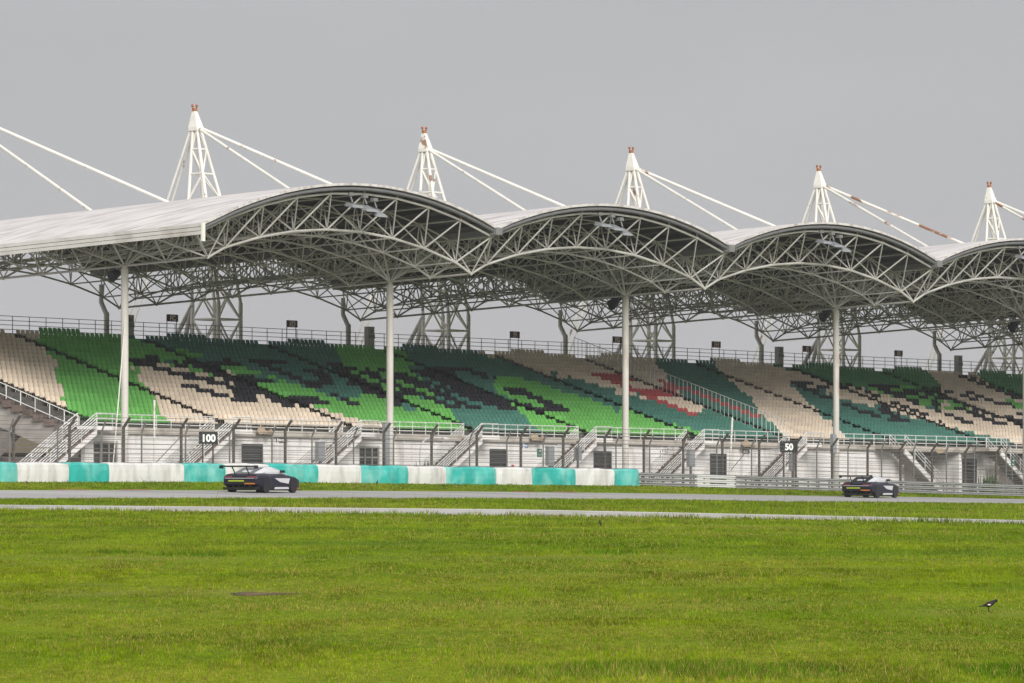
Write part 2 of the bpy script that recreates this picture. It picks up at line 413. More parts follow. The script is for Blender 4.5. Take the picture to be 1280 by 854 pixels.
def strip(name, rws, m):
    b = MB(); n = len(AS)
    pts = [(float(AS[i] * max(Y[i], 20)), float(Y[i]), float(z[i]) + H) for Y, z in rws for i in range(n)]
    b.add(pts, [(r * n + i, r * n + i + 1, (r + 1) * n + i + 1, (r + 1) * n + i) for r in range(len(rws) - 1) for i in range(n - 1)])
    o = b.build(name, m, smooth=True); o['kind'] = 'structure'
    return o
strip('grass_field', rows['field'], M['turf'])
strip('service_road', rows['service'], M['service_asphalt'])
strip('grass_verge', rows['verge'], M['turf'])
strip('race_track', rows['track'], M['asphalt'])
strip('grass_runoff', rows['runoff'], M['turf'])
strip('forecourt', rows['yard'], M['forecourt'])
strip('ground', rows['far'], M['turf'])

def ribbon(name, fa, fb, m, a0, a1, lift=0.006, n=60, label=None):   # painted line or edge strip between two ground curves
    b = MB(); aa = np.linspace(a0, a1, n); pts = []
    for f in (fa, fb):
        Y = f(aa); X = aa * Y; z = ground_z(X, Y)
        pts += [(float(X[i]), float(Y[i]), float(z[i]) + H + lift) for i in range(n)]
    b.add(pts, [(i, i + 1, n + i + 1, n + i) for i in range(n - 1)])
    o = b.build(name, m); o['kind'] = 'structure'; return o
ribbon('track_edge_line', lambda a: tY2(a) - 0.9, lambda a: tY2(a) - 0.35, M['line_white'], -.13, .13)
ribbon('track_edge_line', lambda a: tY1(a) + 0.35, lambda a: tY1(a) + 0.9, M['line_white'], -.13, .13)
ribbon('service_road_edge', lambda a: s2(a)[0] - 0.9, lambda a: s2(a)[0] - 0.02, M['line_white'], -.12, .12)
for xa, xb in ((70, 110), (150, 190), (640, 665), (690, 720)):
    ribbon('kerb', lambda a: tY2(a) + 0.1, lambda a: tY2(a) + 0.8, M['line_red'], (xa - 640) / F0, (xb - 640) / F0, lift=0.02, n=8)

# grass blades and stalks standing on the turf
def vnoise(X, Y, s, seed):
    r = np.random.default_rng(seed); g = r.random((256, 256))
    x, y = X * s, Y * s; xi, yi = np.floor(x).astype(int), np.floor(y).astype(int)
    fx, fy = x - xi, y - yi; fx = fx * fx * (3 - 2 * fx); fy = fy * fy * (3 - 2 * fy)
    q = lambda i, j: g[(xi + i) & 255, (yi + j) & 255]
    return lerp(lerp(q(0, 0), q(1, 0), fx), lerp(q(0, 1), q(1, 1), fx), fy)
def fbm(X, Y, s, seed): return .5 * vnoise(X, Y, s, seed) + .3 * vnoise(X, Y, s * 2.3, seed + 1) + .2 * vnoise(X, Y, s * 5.1, seed + 2)
def blades():
    Xs, Ys, Ws, Hs = [], [], [], []
    def band(y0, y1, n, amax, h, w):
        Y = np.sqrt(rng.uniform(y0 * y0, y1 * y1, n)); a = rng.uniform(-amax, amax, n)
        Xs.append(a * Y); Ys.append(Y); Hs.append(rng.uniform(.5, 1.25, n) * h); Ws.append(np.full(n, w) * Y / 45)
    band(36, 62, 300000, .125, .030, .0100)
    band(62, 100, 220000, .120, .034, .0095)
    band(100, 150, 120000, .115, .045, .0090)
    band(150, 196, 60000, .110, .055, .0090)
    X, Y = np.concatenate(Xs), np.concatenate(Ys); Hh, W = np.concatenate(Hs), np.concatenate(Ws)
    keep = Y < s1(np.clip(X / Y, -.14, .14))[0] - 0.05
    X, Y, Hh, W = X[keep], Y[keep], Hh[keep], W[keep]
    # verge between the roads and the runoff in front of the barrier
    def between(fa, fb, n, h, w):
        a = rng.uniform(-.112, .112, n); t = rng.random(n); Yq = lerp(fa(a), fb(a), t)
        return a * Yq, Yq, rng.uniform(.5, 1.3, n) * h, np.full(n, w) * Yq / 45
    for fa, fb, n, h in ((lambda a: s2(a)[0] + .1, lambda a: tY1(a) - .1, 60000, .08), (lambda a: tY2(a) + .9, lambda a: fY(a) - .1, 30000, .07),
                         (lambda a: s1(a)[0] - .6, lambda a: s1(a)[0] + .15, 5000, .13)):
        q = between(fa, fb, n, h, .008)
        X, Y, Hh, W = (np.concatenate(t) for t in zip((X, Y, Hh, W), q))
    tuft = fbm(X, Y, .35, 3)
    clump = vnoise(X, Y, 1.6, 21)
    Hh = Hh * (0.45 + 1.0 * tuft + 0.7 * np.clip(clump - .55, 0, 1))
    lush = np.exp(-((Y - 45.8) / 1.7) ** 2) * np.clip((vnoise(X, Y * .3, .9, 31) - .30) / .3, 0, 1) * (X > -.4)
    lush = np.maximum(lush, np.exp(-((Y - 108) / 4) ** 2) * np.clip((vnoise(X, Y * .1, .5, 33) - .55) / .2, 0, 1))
    Hh = Hh * (1 + 1.3 * lush) * (.7 + .8 * vnoise(X, Y * .15, 2.2, 95))
    # scattered seed stalks
    stalk = rng.random(len(X)) < .0035
    Hh = np.where(stalk, Hh * rng.uniform(2.5, 5.5, len(X)), Hh); W = np.where(stalk, W * .55, W)
    # bare, sandy patch where turf was torn out
    bare = (((X + 3.46) / 0.60) ** 2 + ((Y - 73.9) / 1.2) ** 2) < 1 + 1.2 * (clump - .5)
    ok = ~bare | (rng.random(len(X)) < .45)
    X, Y, Hh, W, tuft, clump, stalk, lush = (t[ok] for t in (X, Y, Hh, W, tuft, clump, stalk, lush))
    n = len(X); z = ground_z(X, Y) + H - .01
    c_fine = vnoise(X, Y * .35, 11.0, 97)
    ph = rng.uniform(0, 2 * np.pi, n); lean = rng.uniform(.1, .75, n) * Hh; lp = rng.uniform(0, 2 * np.pi, n)
    dx, dy = np.cos(ph) * W * .5, np.sin(ph) * W * .5
    V = np.empty((n, 3, 3), np.float32)
    V[:, 0] = np.stack([X - dx, Y - dy, z], 1); V[:, 1] = np.stack([X + dx, Y + dy, z], 1)
    V[:, 2] = np.stack([X + np.cos(lp) * lean, Y + np.sin(lp) * lean, z + Hh], 1)
    g1, g2, g3 = np.array([.112, .192, .004]), np.array([.198, .262, .007]), np.array([.36, .29, .075])
    t = np.clip((fbm(X, Y, .11, 40) - .30) / .4, 0, 1)[:, None]
    c = g1 * (1 - t) + g2 * t
    mott = .5 * vnoise(X, Y * .12, 1.3, 91) + .3 * vnoise(X, Y * .2, 3.1, 92) + .35 * vnoise(X, Y * .3, 7.0, 93) - .07
    c = c * (0.66 + .64 * np.clip((mott - .22) / .5, 0, 1))[:, None]
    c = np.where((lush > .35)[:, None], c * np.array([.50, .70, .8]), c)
    dryp = np.clip((fbm(X, Y * .6, .12, 60) - .50) / .22, 0, 1) * .55
    dryp = np.maximum(dryp, 1.1 * np.exp(-((Y - 66) / 5) ** 2) * np.clip((fbm(X, Y * .5, .30, 77) - .34) / .26, 0, 1))
    dry = (rng.random(n) < dryp * .5 + .035) | stalk
    c = np.where(dry[:, None], g3, c) * rng.uniform(.65, 1.35, n)[:, None]
    c = c * (.72 + .56 * c_fine)[:, None]
    brown = rng.random(n) < .03
    c = np.where(brown[:, None], np.array([.17, .10, .05]) * rng.uniform(.6, 1.2, n)[:, None], c)
    me = bpy.data.meshes.new('grass')
    me.vertices.add(3 * n); me.vertices.foreach_set('co', V.reshape(-1))
    me.loops.add(3 * n); me.loops.foreach_set('vertex_index', np.arange(3 * n, dtype=np.int32))
    me.polygons.add(n); me.polygons.foreach_set('loop_start', np.arange(0, 3 * n, 3, dtype=np.int32))
    me.update(calc_edges=True)
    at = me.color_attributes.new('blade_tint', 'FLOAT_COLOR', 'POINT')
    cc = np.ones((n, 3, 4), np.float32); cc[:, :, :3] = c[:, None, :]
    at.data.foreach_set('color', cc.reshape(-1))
    me.materials.append(M['blades'])
    o = bpy.data.objects.new('grass', me); COL.objects.link(o)
    tag(o, 'short mixed green and straw coloured grass growing over the infield and verges', 'grass', kind='stuff')
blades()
# torn patch of bare reddish soil
b = MB(); c0 = (-3.46, 73.9)
pts = [(c0[0], c0[1], H + field_z(73.9, 0.0) + .01)]
for i in range(28):
    t = 2 * math.pi * i / 28; k = 1 + .22 * math.sin(3 * t + 1) + .12 * math.sin(7 * t)
    pts.append((c0[0] + .42 * k * math.cos(t), c0[1] + 1.0 * k * math.sin(t), H + float(field_z(73.5, 0.0)) + .008))
b.add(pts, [(0, 1 + i, 1 + (i + 1) % 28) for i in range(28)])
o = b.build('bare_soil', mat('bare_soil', (0.17, 0.10, 0.045), 0.95, var=0.45, scale=6, dirt=(0.03, 0.025, 0.012), dirt_amt=0.9, dirt_scale=2.2, dirt_lo=0.42, dirt_hi=0.6)); o['kind'] = 'structure'

# ------------------------------------------------------------------ grandstand
B = 24.0; NBAY = 6
def arc(k): return 1 - (1 - k / 4) ** 2
def TN(b, k, j):               # top node of the space frame
    v = -7.68 + 3.077 * j
    return P(B * b + 3 * k, v, 13.89 + 1.92 * arc(k) - .055 * (v + 7.6))
def roof_z(k, v, lift): return 13.89 + 1.92 * arc(k) - .055 * (v + 7.6) + lift
def LN(b, k, j):               # bottom node, half a module off
    v = -6.14 + 3.077 * j
    return P(B * b + 3 * k, v, 11.91 + 1.87 * arc(k) - .055 * (v + 6.14))
def VN(b, j):                  # lowest node, under the valley
    v = -6.14 + 3.077 * j
    return P(B * b, v, 11.73 - .055 * (v + 6.14))
NJ = 11
GS = thing('grandstand', P(0, 0, -1.35), 'long covered racetrack grandstand with white wave roof on lattice trusses, masts and stays', 'grandstand')

for b in range(NBAY):
    m = MB(); ks = list(range(0, 9))
    for j in range(NJ):
        r = .070 if j == 0 else .049
        for k in range(8): m.tube(TN(b, k, j), TN(b, k + 1, j), r, 6, caps=False)
        for k in range(0, 8 if b < NBAY - 1 else 9):
            if j < NJ - 1: m.tube(TN(b, k, j), TN(b, k, j + 1), .047, 5, caps=False)
    for j in range(NJ - 1):
        lows = [VN(b, j)] + [LN(b, k + .5, j) for k in range(8)] + [VN(b + 1, j)]
        for p, q in zip(lows[:-1], lows[1:]): m.tube(p, q, .076 if j == 0 else .058, 6, caps=False)
        if j < NJ - 2:
            for k in range(8): m.tube(LN(b, k + .5, j), LN(b, k + .5, j + 1), .047, 5, caps=False)
            m.tube(VN(b, j), VN(b, j + 1), .07, 6, caps=False)
            if b == NBAY - 1: m.tube(VN(b + 1, j), VN(b + 1, j + 1), .07, 6, caps=False)
        r = .048 if j == 0 else .039
        for k in range(8):
            L = LN(b, k + .5, j)
            for dk in (0, 1):
                for dj in (0, 1): m.tube(L, TN(b, k + dk, j + dj), r, 5, caps=False)
            m.ball(L, .10, 6, 4)
        for dj in (0, 1): m.tube(VN(b, j), TN(b, 0, j + dj), r, 5, caps=False)
        m.ball(VN(b, j), .11, 6, 4)
    for j in range(NJ):
        for k in range(8): m.ball(TN(b, k, j), .10, 6, 4)
    if b == 0:                 # eave module past the first column
        for j in range(NJ):
            m.tube(TN(0, -.93, j), TN(0, 0, j), .07, 6, caps=False)
            if j < NJ - 1:
                m.tube(TN(0, -.93, j), TN(0, -.93, j + 1), .058, 5, caps=False)
                for dj in (0, 1): m.tube(VN(0, j), TN(0, -.93, j + dj), .05, 5, caps=False)
    m.build('space_frame', M['frame_steel'], GS)
    # stubs carrying the roof edge above the front nodes
    for k in range(8):
        st_ = MB(); p = TN(b, k, 0); st_.tube(p, p + Vector((0, 0, .36)), .05, 5)
        st_.build('edge_bracket', M['rust'] if (k * 5 + b * 3) % 7 < 3 else M['frame_steel'], GS)
    # vault: sheet on top, darker deck below
    k0 = -.93 if b == 0 else 0.0
    kk = [k0] + [x * .5 for x in range(0 if b == 0 else 1, 17)]
    V0, V1 = -8.15, 23.7
    rf = MB()
    rings = []
    for k in kk:
        u = B * b + 3 * k + (.12 if k == 0 and b > 0 else (-.12 if k == 8 else 0))
        rings.append([P(u, V0, roof_z(k, V0, .40)), P(u, V0, roof_z(k, V0, .54)), P(u, V1, roof_z(k, V1, .54)), P(u, V1, roof_z(k, V1, .40))])
    rf.loft(rings)
    vault = rf.build('roof_vault', M['roof_top'], GS)
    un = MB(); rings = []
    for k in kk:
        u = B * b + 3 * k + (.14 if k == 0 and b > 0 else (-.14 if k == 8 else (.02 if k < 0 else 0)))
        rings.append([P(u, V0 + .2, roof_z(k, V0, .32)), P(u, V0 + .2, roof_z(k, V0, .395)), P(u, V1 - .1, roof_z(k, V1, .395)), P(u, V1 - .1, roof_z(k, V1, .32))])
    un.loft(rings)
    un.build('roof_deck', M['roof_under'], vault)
    pu = MB()                  # purlins on the frame
    for k in [x * .5 for x in range(0, 17)]:
        u = B * b + 3 * k
        if k in (0, 8): u += .2 if k == 0 else -.2
        pu.hexa([P(u + s * .06, v, roof_z(k, v, z)) for z in (.10, .31) for s, v in ((-1, -7.6), (1, -7.6), (1, 23.3), (-1, 23.3))])
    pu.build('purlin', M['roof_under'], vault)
    fa = MB()                  # dark edge channel under the sheet
    ring = []
    for k in kk:
        u = B * b + 3 * k
        ring.append([P(u, V0 + .12, roof_z(k, V0, .12)), P(u, V0 + .06, roof_z(k, V0, .18)), P(u, V0 + .06, roof_z(k, V0, .26)), P(u, V0 + .12, roof_z(k, V0, .31)), P(u, V0 + .19, roof_z(k, V0, .31)), P(u, V0 + .19, roof_z(k, V0, .12))])
    fa.loft(ring); fa.build('edge_channel', M['fascia_dark'], vault)
    if b > 0:
        g = MB(); g.ubox(B * b - .42, B * b + .42, V0 - .12, V1, 0, 0)
        g.v = []; g.f = []
        g.hexa([P(B * b + s * .30, v, roof_z(0, v, z)) for z in (.06, .48) for s, v in ((-1, V0 - .1), (1, V0 - .1), (1, V1), (-1, V1))])
        g.build('valley_gutter', M['gutter'], GS)
    if b == 0:                 # lapped fascia boards along the left eave
        for q in range(3):
            e = MB(); zt = .54 - .225 * q; off = .05 * q
            u = B * b + 3 * k0 - .04 - off
            e.hexa([P(u + s, v, roof_z(k0, v, z)) for z in (zt - .19, zt) for s, v in ((-.06, V0 - .05), (.0, V0 - .05), (.0, V1), (-.06, V1))])
            e.build('fascia_board', M['fascia_light'], GS)
# downpipe and flashing at the left corner
e = MB(); e.ubox(-2.98, -2.72, -8.28, -8.17, 12.45, 13.48); e.build('corner_flashing', M['white_steel'], GS)

# columns: front row with a fan of struts to the frame, rear row with a raking head
for b in range(NBAY + 1):
    u = B * b
    if u > 125: break
    c = MB(); foot = -1.35
    c.tube(P(u, 0, foot), P(u, 0, 11.2), .21, 16); c.tube(P(u, 0, 11.2), P(u, 0, 11.37), .21, 16, .10)
    c.tube(P(u, 0, foot), P(u, 0, foot + .25), .36, 16)
    for z in (1.5, 4.5, 7.5, 10.3): c.tube(P(u, 0, z), P(u, 0, z + .06), .222, 16)
    co = c.build('column', M['column_paint'], GS, smooth=False)
    fan = MB()
    for dk, dj in ((1, 2), (1, 3), (-1, 2), (-1, 3), (2, 2), (2, 3), (-2, 2), (-2, 3)):
        if b == 0 and dk < 0: continue
        fan.tube(VN(b, 2), TN(b, dk if dk >= 0 else 0, dj) if dk >= 0 else TN(b - 1, 8 + dk, dj), .06, 6)
    fan.build('fan_strut', M['frame_steel'], co)
    r = MB()
    r.tube(P(u, 22.6, -1.3), P(u, 22.6, 9.9), .17, 12); r.tube(P(u, 22.6, 9.8), P(u, 23.05, 10.6), .15, 12); r.tube(P(u, 23.05, 10.55), P(u, 23.05, 11.7), .14, 12); r.ball(P(u, 22.6, 9.85), .175, 8, 6)
    r.build('rear_column', M['frame_steel'], GS)

# lattice masts behind the stand, one in the middle of every bay, with backstays and forestays
for b in range(NBAY):
    uc = B * b + 12.0
    if uc > 135: break
    def cor(s, t, z):
        vc = 25.65 - (23.4 - max(z, 11)) * .149
        h = np.interp(z, [11, 17.6, 22.3], [1.1, .75, .16])
        return P(uc + s * h, vc + t * h, z)
    mt = MB(); lv = [-1.4, 1.4, 4.2, 7.0, 9.9, 12.6, 15.2, 17.6, 19.3, 20.9, 22.3]
    for s in (-1, 1):
        for t in (-1, 1):
            for z0, z1 in ((-1.4, 11), (11, 17.6), (17.6, 22.3)): mt.tube(cor(s, t, z0), cor(s, t, z1), .135 if z1 < 12 else .105, 8)
    ring = [(-1, -1), (1, -1), (1, 1), (-1, 1)]
    for i, (z0, z1) in enumerate(zip(lv[:-1], lv[1:])):
        for q in range(4):
            a, d = ring[q], ring[(q + 1) % 4]
            mt.tube(cor(*a, z1), cor(*d, z1), .07, 6)
            if (i + q) % 2: a, d = d, a
            mt.tube(cor(*a, z0), cor(*d, z1), .065, 6)
            if 4 < z0 < 12: mt.tube(cor(*d, z0), cor(*a, z1), .065, 6)
    mast = mt.build('mast', M['white_steel'], GS)
    cp = MB()
    sq = ((-1, -1), (1, -1), (1, 1), (-1, 1))
    lo = [P(uc + s * .34, 25.52 + t * .36, 22.10) for s, t in sq]
    md = [P(uc + s * .34, 25.54 + t * .36, 22.33) for s, t in sq]
    hi = [P(uc + s * .12, 25.65 + t * .12, 23.38) for s, t in sq]
    cp.loft([lo, md, hi])
    cp.build('mast_cap', M['white_steel'], mast)
    bc = MB(); bc.tube(P(uc, 25.65, 23.38), P(uc, 25.65, 23.58), .16, 8); bc.build('beacon_base', M['rust'], mast)
    for s in (-1, 1):
        w = MB(); p = P(uc + s * .15, 25.65 - s * .05, 23.56)
        w.tube(p, p + Vector((0, 0, .10)), .04, 6); w.ball(p + Vector((0, 0, .17)), .09, 8, 6, (1, 1, 1.2))
        w.build('beacon', M['lamp_orange'], mast)
    pr = MB()                  # raking props behind the mast
    pr.tube(cor(-1, 1, 10.8), P(uc - 1.1, 33.4, -1.4), .15, 8); pr.tube(cor(-1, 1, 10.8), P(uc - 1.1, 28.4, -1.4), .15, 8)
    pr.build('prop', M['frame_steel'], mast)
    for s in (-1, 1):
        bs = MB(); bs.tube(P(uc + s * .2, 25.8, 22.25), P(uc + s * .45, 36.0, -1.5), .075, 8); bs.build('backstay', M['white_steel'], mast)
    for du in (-5.2, 5.2):
        k = (12 + du) / 3; fs = MB()
        fs.tube(P(uc + (.3 if du > 0 else -.1), 25.25, 22.25), P(uc + du, 8.5, roof_z(k, 8.5, .45)), .10, 8)
        fs.build('forestay', M['rusty_steel'] if b >= 4 else M['white_steel'], mast)

# seating terrace: stepped concrete, its end wall raking up at the left
UL, UR = -.55, 134.0
tread, rise, NROW = .823, .271, 21
zr = lambda j: 2.45 + rise * j
vr = lambda j: 2.95 + tread * j
prof = [(2.45, 1.97), (2.45, 2.35), (vr(0), 2.35)]
for j in range(NROW): prof += [(vr(j), zr(j)), (vr(j + 1), zr(j))]
prof += [(vr(NROW), 8.28), (22.4, 8.28), (22.4, 7.4), (vr(NROW) - .6, zr(NROW) - 1.0), (5.0, 1.97)]
t = MB()
t.loft([[P(u, v, z) for v, z in prof] for u in (UL, 12, 36, 60, 84, 108, UR)])
t.build('terrace', M['terrace'], GS)
# visible step ends and the raking beam of the left end
for j in range(0, NROW, 1):
    e = MB(); e.ubox(UL - .5, UL - .004, vr(j) - .02, vr(j + 1) - .22, zr(j) - .62, zr(j) - .22); e.build('step_end', M['step_concrete'], GS)
e = MB()
e.hexa([P(u, v, z) for z0, z1, in ((0, 0),) for (u, v, z) in ((UL - .35, 3.2, .55), (UL + .2, 3.2, .55), (UL + .2, 21.5, 6.4), (UL - .35, 21.5, 6.4),
        (UL - .35, 2.6, 1.70), (UL + .2, 2.6, 1.70), (UL + .2, 21.5, 7.7), (UL - .35, 21.5, 7.7))])
e.build('raking_beam', M['beam_concrete'], GS)
# floor slab edge along the front and stair landings
s_ = MB(); s_.ubox(UL, UR, 2.30, 2.444, 1.98, 2.345); s_.build('slab_edge', M['slab_edge'], GS)

# front wall with its openings
DOORS = [(.18, 2.3, 'w'), (13.2, 15.2, 'l'), (24.2, 26.2, 'w'), (37.1, 39.0, 'l'), (48.0, 50.0, 'l'), (60.9, 62.85, 'd')]
def wall_run(u0, u1, vf, doors, m, zt=1.975):
    w = MB(); cur = u0
    for d0, d1, _ in doors:
        w.ubox(cur, d0, vf, vf + .3, -1.9, zt); w.ubox(d0, d1, vf, vf + .3, 1.55, zt); cur = d1
    w.ubox(cur, u1, vf, vf + .3, -1.9, zt)
    return w.build('front_wall', m, GS)
wall_run(UL + .02, 83.9, 2.52, DOORS, M['white_wall'])
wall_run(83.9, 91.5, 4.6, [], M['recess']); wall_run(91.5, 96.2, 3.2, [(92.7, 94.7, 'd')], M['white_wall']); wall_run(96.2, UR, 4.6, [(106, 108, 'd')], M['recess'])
for u in (84.05, 91.35, 96.35, 109.0):
    w = MB(); w.ubox(u - .15, u + .15, 2.5, 4.59, -1.9, 1.97); w.build('pier', M['white_wall'], GS)
for d0, d1, kind in DOORS + [(92.7, 94.7, 'd2'), (106, 108, 'd3')]:
    vf = {'d2': 3.2, 'd3': 4.6}.get(kind, 2.52)
    fr = MB()
    for a, b2, c, d in ((d0, d0 + .08, -1.6, 1.548), (d1 - .08, d1, -1.6, 1.548), (d0 + .081, d1 - .081, 1.45, 1.548)): fr.ubox(a, b2, vf + .03, vf + .13, c, d)
    if kind == 'w':
        for i in range(1, 3): fr.ubox(lerp(d0, d1, i / 3) - .03, lerp(d0, d1, i / 3) + .03, vf + .05, vf + .12, -1.6, 1.449)
        for z in (.2, .85): fr.ubox(d0 + .081, d1 - .081, vf + .135, vf + .16, z, z + .06)
        nm, pm = 'window', M['glass_dark']
    else:
        nm, pm = ('louvre_door', M['louvre']) if kind == 'l' else ('doorway', M['glass_dark'])
        if kind == 'l':
            for i in range(14): z = -1.5 + i * .21; fr.ubox(d0 + .09, d1 - .09, vf + .06, vf + .12, z, z + .05)
    f = fr.build(nm, M['slab_edge'] if kind == 'w' else M['dark_metal'], GS)
    pn = MB(); pn.ubox(d0 + .01, d1 - .01, vf + .17, vf + .22, -1.7, 1.545); pn.build('pane' if kind == 'w' else 'panel', pm, f)
# pilasters on the white wall
for u in (4.4, 7.2, 16.4, 19.6, 28.4, 31.5, 40.5, 52.0, 55.3, 64.4, 67.5, 76.0, 79.4):
    w = MB(); w.ubox(u, u + .14, 2.462, 2.517, -1.9, 1.97); w.build('pilaster', M['white_wall'], GS)
# space under the terrace seen past the left end
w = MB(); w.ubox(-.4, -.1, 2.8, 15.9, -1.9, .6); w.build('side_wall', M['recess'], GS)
w = MB()
for z in (-.05, .35, .75): w.tube(P(1, 13.2, z), P(25, 13.2, z), .045, 6)
for i in range(11): w.tube(P(1 + 2 * i, 13.2, -1.6), P(1 + 2 * i, 13.2, .75), .045, 6)
w.build('concourse_rail', M['dark_metal'], GS)
w = MB()
w.hexa([P(u, v, z) for (u, v, z) in ((-3.0, 8.0, -.3), (.4, 8.0, 2.0), (.4, 9.5, 2.0), (-3.0, 9.5, -.3), (-3.0, 8.0, .6), (.4, 8.0, 2.9), (.4, 9.5, 2.9), (-3.0, 9.5, .6))])
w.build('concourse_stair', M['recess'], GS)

# railings -----------------------------------------------------------
def rail(name, pts, m, heights, gap, r=.03, rp=.032, parent=GS):
    q = MB()
    for h in heights: q.path([p + Vector((0, 0, h)) for p in pts], r, 6)
    for a, b2 in zip(pts[:-1], pts[1:]):
        n = max(1, round((b2 - a).length / gap))
        for i in range(n + 1):
            p = a.lerp(b2, i / n); q.tube(p, p + Vector((0, 0, heights[0])), rp, 6)
    return q.build(name, m, parent)
stair_u = [10.58 + 11.87 * (k - 1) for k in range(7)]
for k, us in enumerate(stair_u):
    un = stair_u[k + 1] if k < 6 else 80.2
    lnd = MB(); lnd.ubox(us, us + 1.7, .90, 2.296, 2.10, 2.346)
    la = lnd.build('landing', M['white_wall'], GS)
    z0 = 1.99
    rail('walkway_railing', [P(us, .97, z0), P(us + 1.65, .97, z0), P(us + 1.65, 2.37, z0), P(un - .02, 2.37, z0)], M['galv'], (1.08, .80, .55, .28), 1.3, .027, .028)
    # flight descending to the left
    run, drop = 6.4, 3.75; nst = 20
    fl = MB()
    for i in range(nst):
        ua, ub = us - run * (i + 1) / nst, us - run * i / nst
        z1 = 2.345 - drop * (i + 1) / nst
        fl.ubox(ua, ub, 1.05, 2.36, z1 - .19, z1)
    flight = fl.build('staircase', M['step_concrete'], GS)
    sg = MB()
    for v0, v1 in ((.93, 1.047), (2.363, 2.44)):
        sg.hexa([P(us, v0, 1.85), P(us, v1, 1.85), P(us - run, v1, 1.85 - drop), P(us - run, v0, 1.85 - drop), P(us, v0, 2.14), P(us, v1, 2.14), P(us - run, v1, 2.14 - drop), P(us - run, v0, 2.14 - drop)])
    sg.build('stringer', M['white_wall'], flight)
    for v in (.97, 2.40):
        hr = MB()
        for h in (.74, .58, .42, .26, .12): hr.tube(P(us, v, 2.345 + h), P(us - run, v, 2.345 + h - drop), .032, 6)
        for i in range(6): uu = us - run * i / 5; hr.tube(P(uu, v, 2.2 - drop * i / 5), P(uu, v, 3.085 - drop * i / 5), .03, 6)
        hr.build('handrail', M['galv'], flight)
# two flights at the right that descend the other way
for us in (81.9, 94.3):
    fl = MB(); run, drop, nst = 6.4, 3.75, 20
    for i in range(nst):
        ua, ub = us + run * i / nst, us + run * (i + 1) / nst; z1 = 2.345 - drop * (i + 1) / nst
        fl.ubox(ua, ub, 1.05, 2.28, z1 - .19, z1)
    flight = fl.build('staircase', M['beam_concrete'], GS)
    sg = MB(); v0, v1 = .93, 1.047
    sg.hexa([P(us, v0, 1.75), P(us + run, v0, 1.75 - drop), P(us + run, v1, 1.75 - drop), P(us, v1, 1.75), P(us, v0, 2.14), P(us + run, v0, 2.14 - drop), P(us + run, v1, 2.14 - drop), P(us, v1, 2.14)])
    sg.build('stringer', M['white_wall'], flight)
    ld = MB(); ld.ubox(us - 1.7, us, .90, 2.296, 2.10, 2.346); ld.build('landing', M['slab_edge'], flight)
    for v in (.97, 2.2):
        hr = MB()
        for h in (.74, .50, .26): hr.tube(P(us, v, 2.345 + h), P(us + run, v, 2.345 + h - drop), .032, 6)
        for i in range(6): uu = us + run * i / 5; hr.tube(P(uu, v, 2.2 - drop * i / 5), P(uu, v, 3.085 - drop * i / 5), .03, 6)
        hr.build('handrail', M['galv'], flight)
rail('walkway_railing', [P(80.2, 2.37, 1.99), P(UR, 2.37, 1.99)], M['galv'], (1.08, .80, .55, .28), 1.3, .027, .028)
rail('rear_railing', [P(UL, 21.9, 8.28), P(60, 21.9, 8.28), P(UR, 21.9, 8.28)], M['rail_grey'], (1.11, .84, .57, .30), 1.5, .022, .026)
rail('end_railing', [P(UL - .4, 2.6, 2.10), P(UL - .4, 21.5, 8.32)], M['galv'], (.80, .16), 1.15, .03, .03)
# tall barred divider running up one aisle
q = MB(); n = 52
for i in range(n + 1):
    j = lerp(-.3, 21.3, i / n); p = P(70.15, vr(0) + tread * j, zr(j)); q.tube(p, p + Vector((0, 0, 1.5)), .021, 5)
for h in (.12, 1.48): q.tube(P(70.15, vr(0) - .3 * tread, zr(-.3) + h), P(70.15, vr(0) + 21.3 * tread, zr(21.3) + h), .022, 6)
q.build('divider_fence', M['galv'], GS)
# grey cabinets behind the top row
for u in (24.45, 48.45, 96.2, 120.45):
    c = MB(); c.ubox(u - .32, u + .32, 21.0, 21.35, 8.3, 9.78); cb = c.build('cabinet', M['cabinet_brown'], GS)
    d = MB(); d.ubox(u - .325, u + .325, 20.965, 20.997, 9.0, 9.25); d.ubox(u - .15, u + .15, 20.965, 20.997, 9.35, 9.6); d.build('cabinet_door', M['rail_grey'], cb)
# tall cabinets strapped to two of the front columns
for u in (24.0, 72.0):
    c = MB(); c.ubox(u - .80, u - .38, -.30, -.05, 1.65 if u > 30 else .3, 2.95); c.build('column_cabinet', M['cabinet_grey'], GS)

# tan marquee out behind the stand, seen through the open space under its left end
t = thing('marquee', P(27, 33, -1.4), 'tan marquee behind the grandstand seen under its open left end', 'tent')
m = MB(); m.ubox(23.6, 32.0, 31.0, 38.0, -1.4, 1.2); m.build('side_sheet', M['tan_wall'], t)
m = MB(); m.add([P(u, v, z) for u, v, z in ((23.3, 30.6, 1.22), (32.3, 30.6, 1.22), (32.3, 38.4, 1.22), (23.3, 38.4, 1.22), (27.8, 34.5, 3.9))], [(0, 1, 4), (1, 2, 4), (2, 3, 4), (3, 0, 4), (3, 2, 1, 0)])
m.build('canopy', M['tan_wall'], t)

# ------------------------------------------------------------------ seats: one thing each for the 300 that show largest, the remainder in one mesh
AISLE = [.25 + 11.9 * k for k in range(12)]
AISLE[6], AISLE[7] = 70.1, 83.3
NBLK = 11
SEATS = [int((AISLE[b + 1] - AISLE[b] - .95) / .42) for b in range(NBLK)]   # seats per row of each block
FIRST = [sum(SEATS[:b]) for b in range(NBLK)]
SEAT_KEYS = 'WGTKRD'
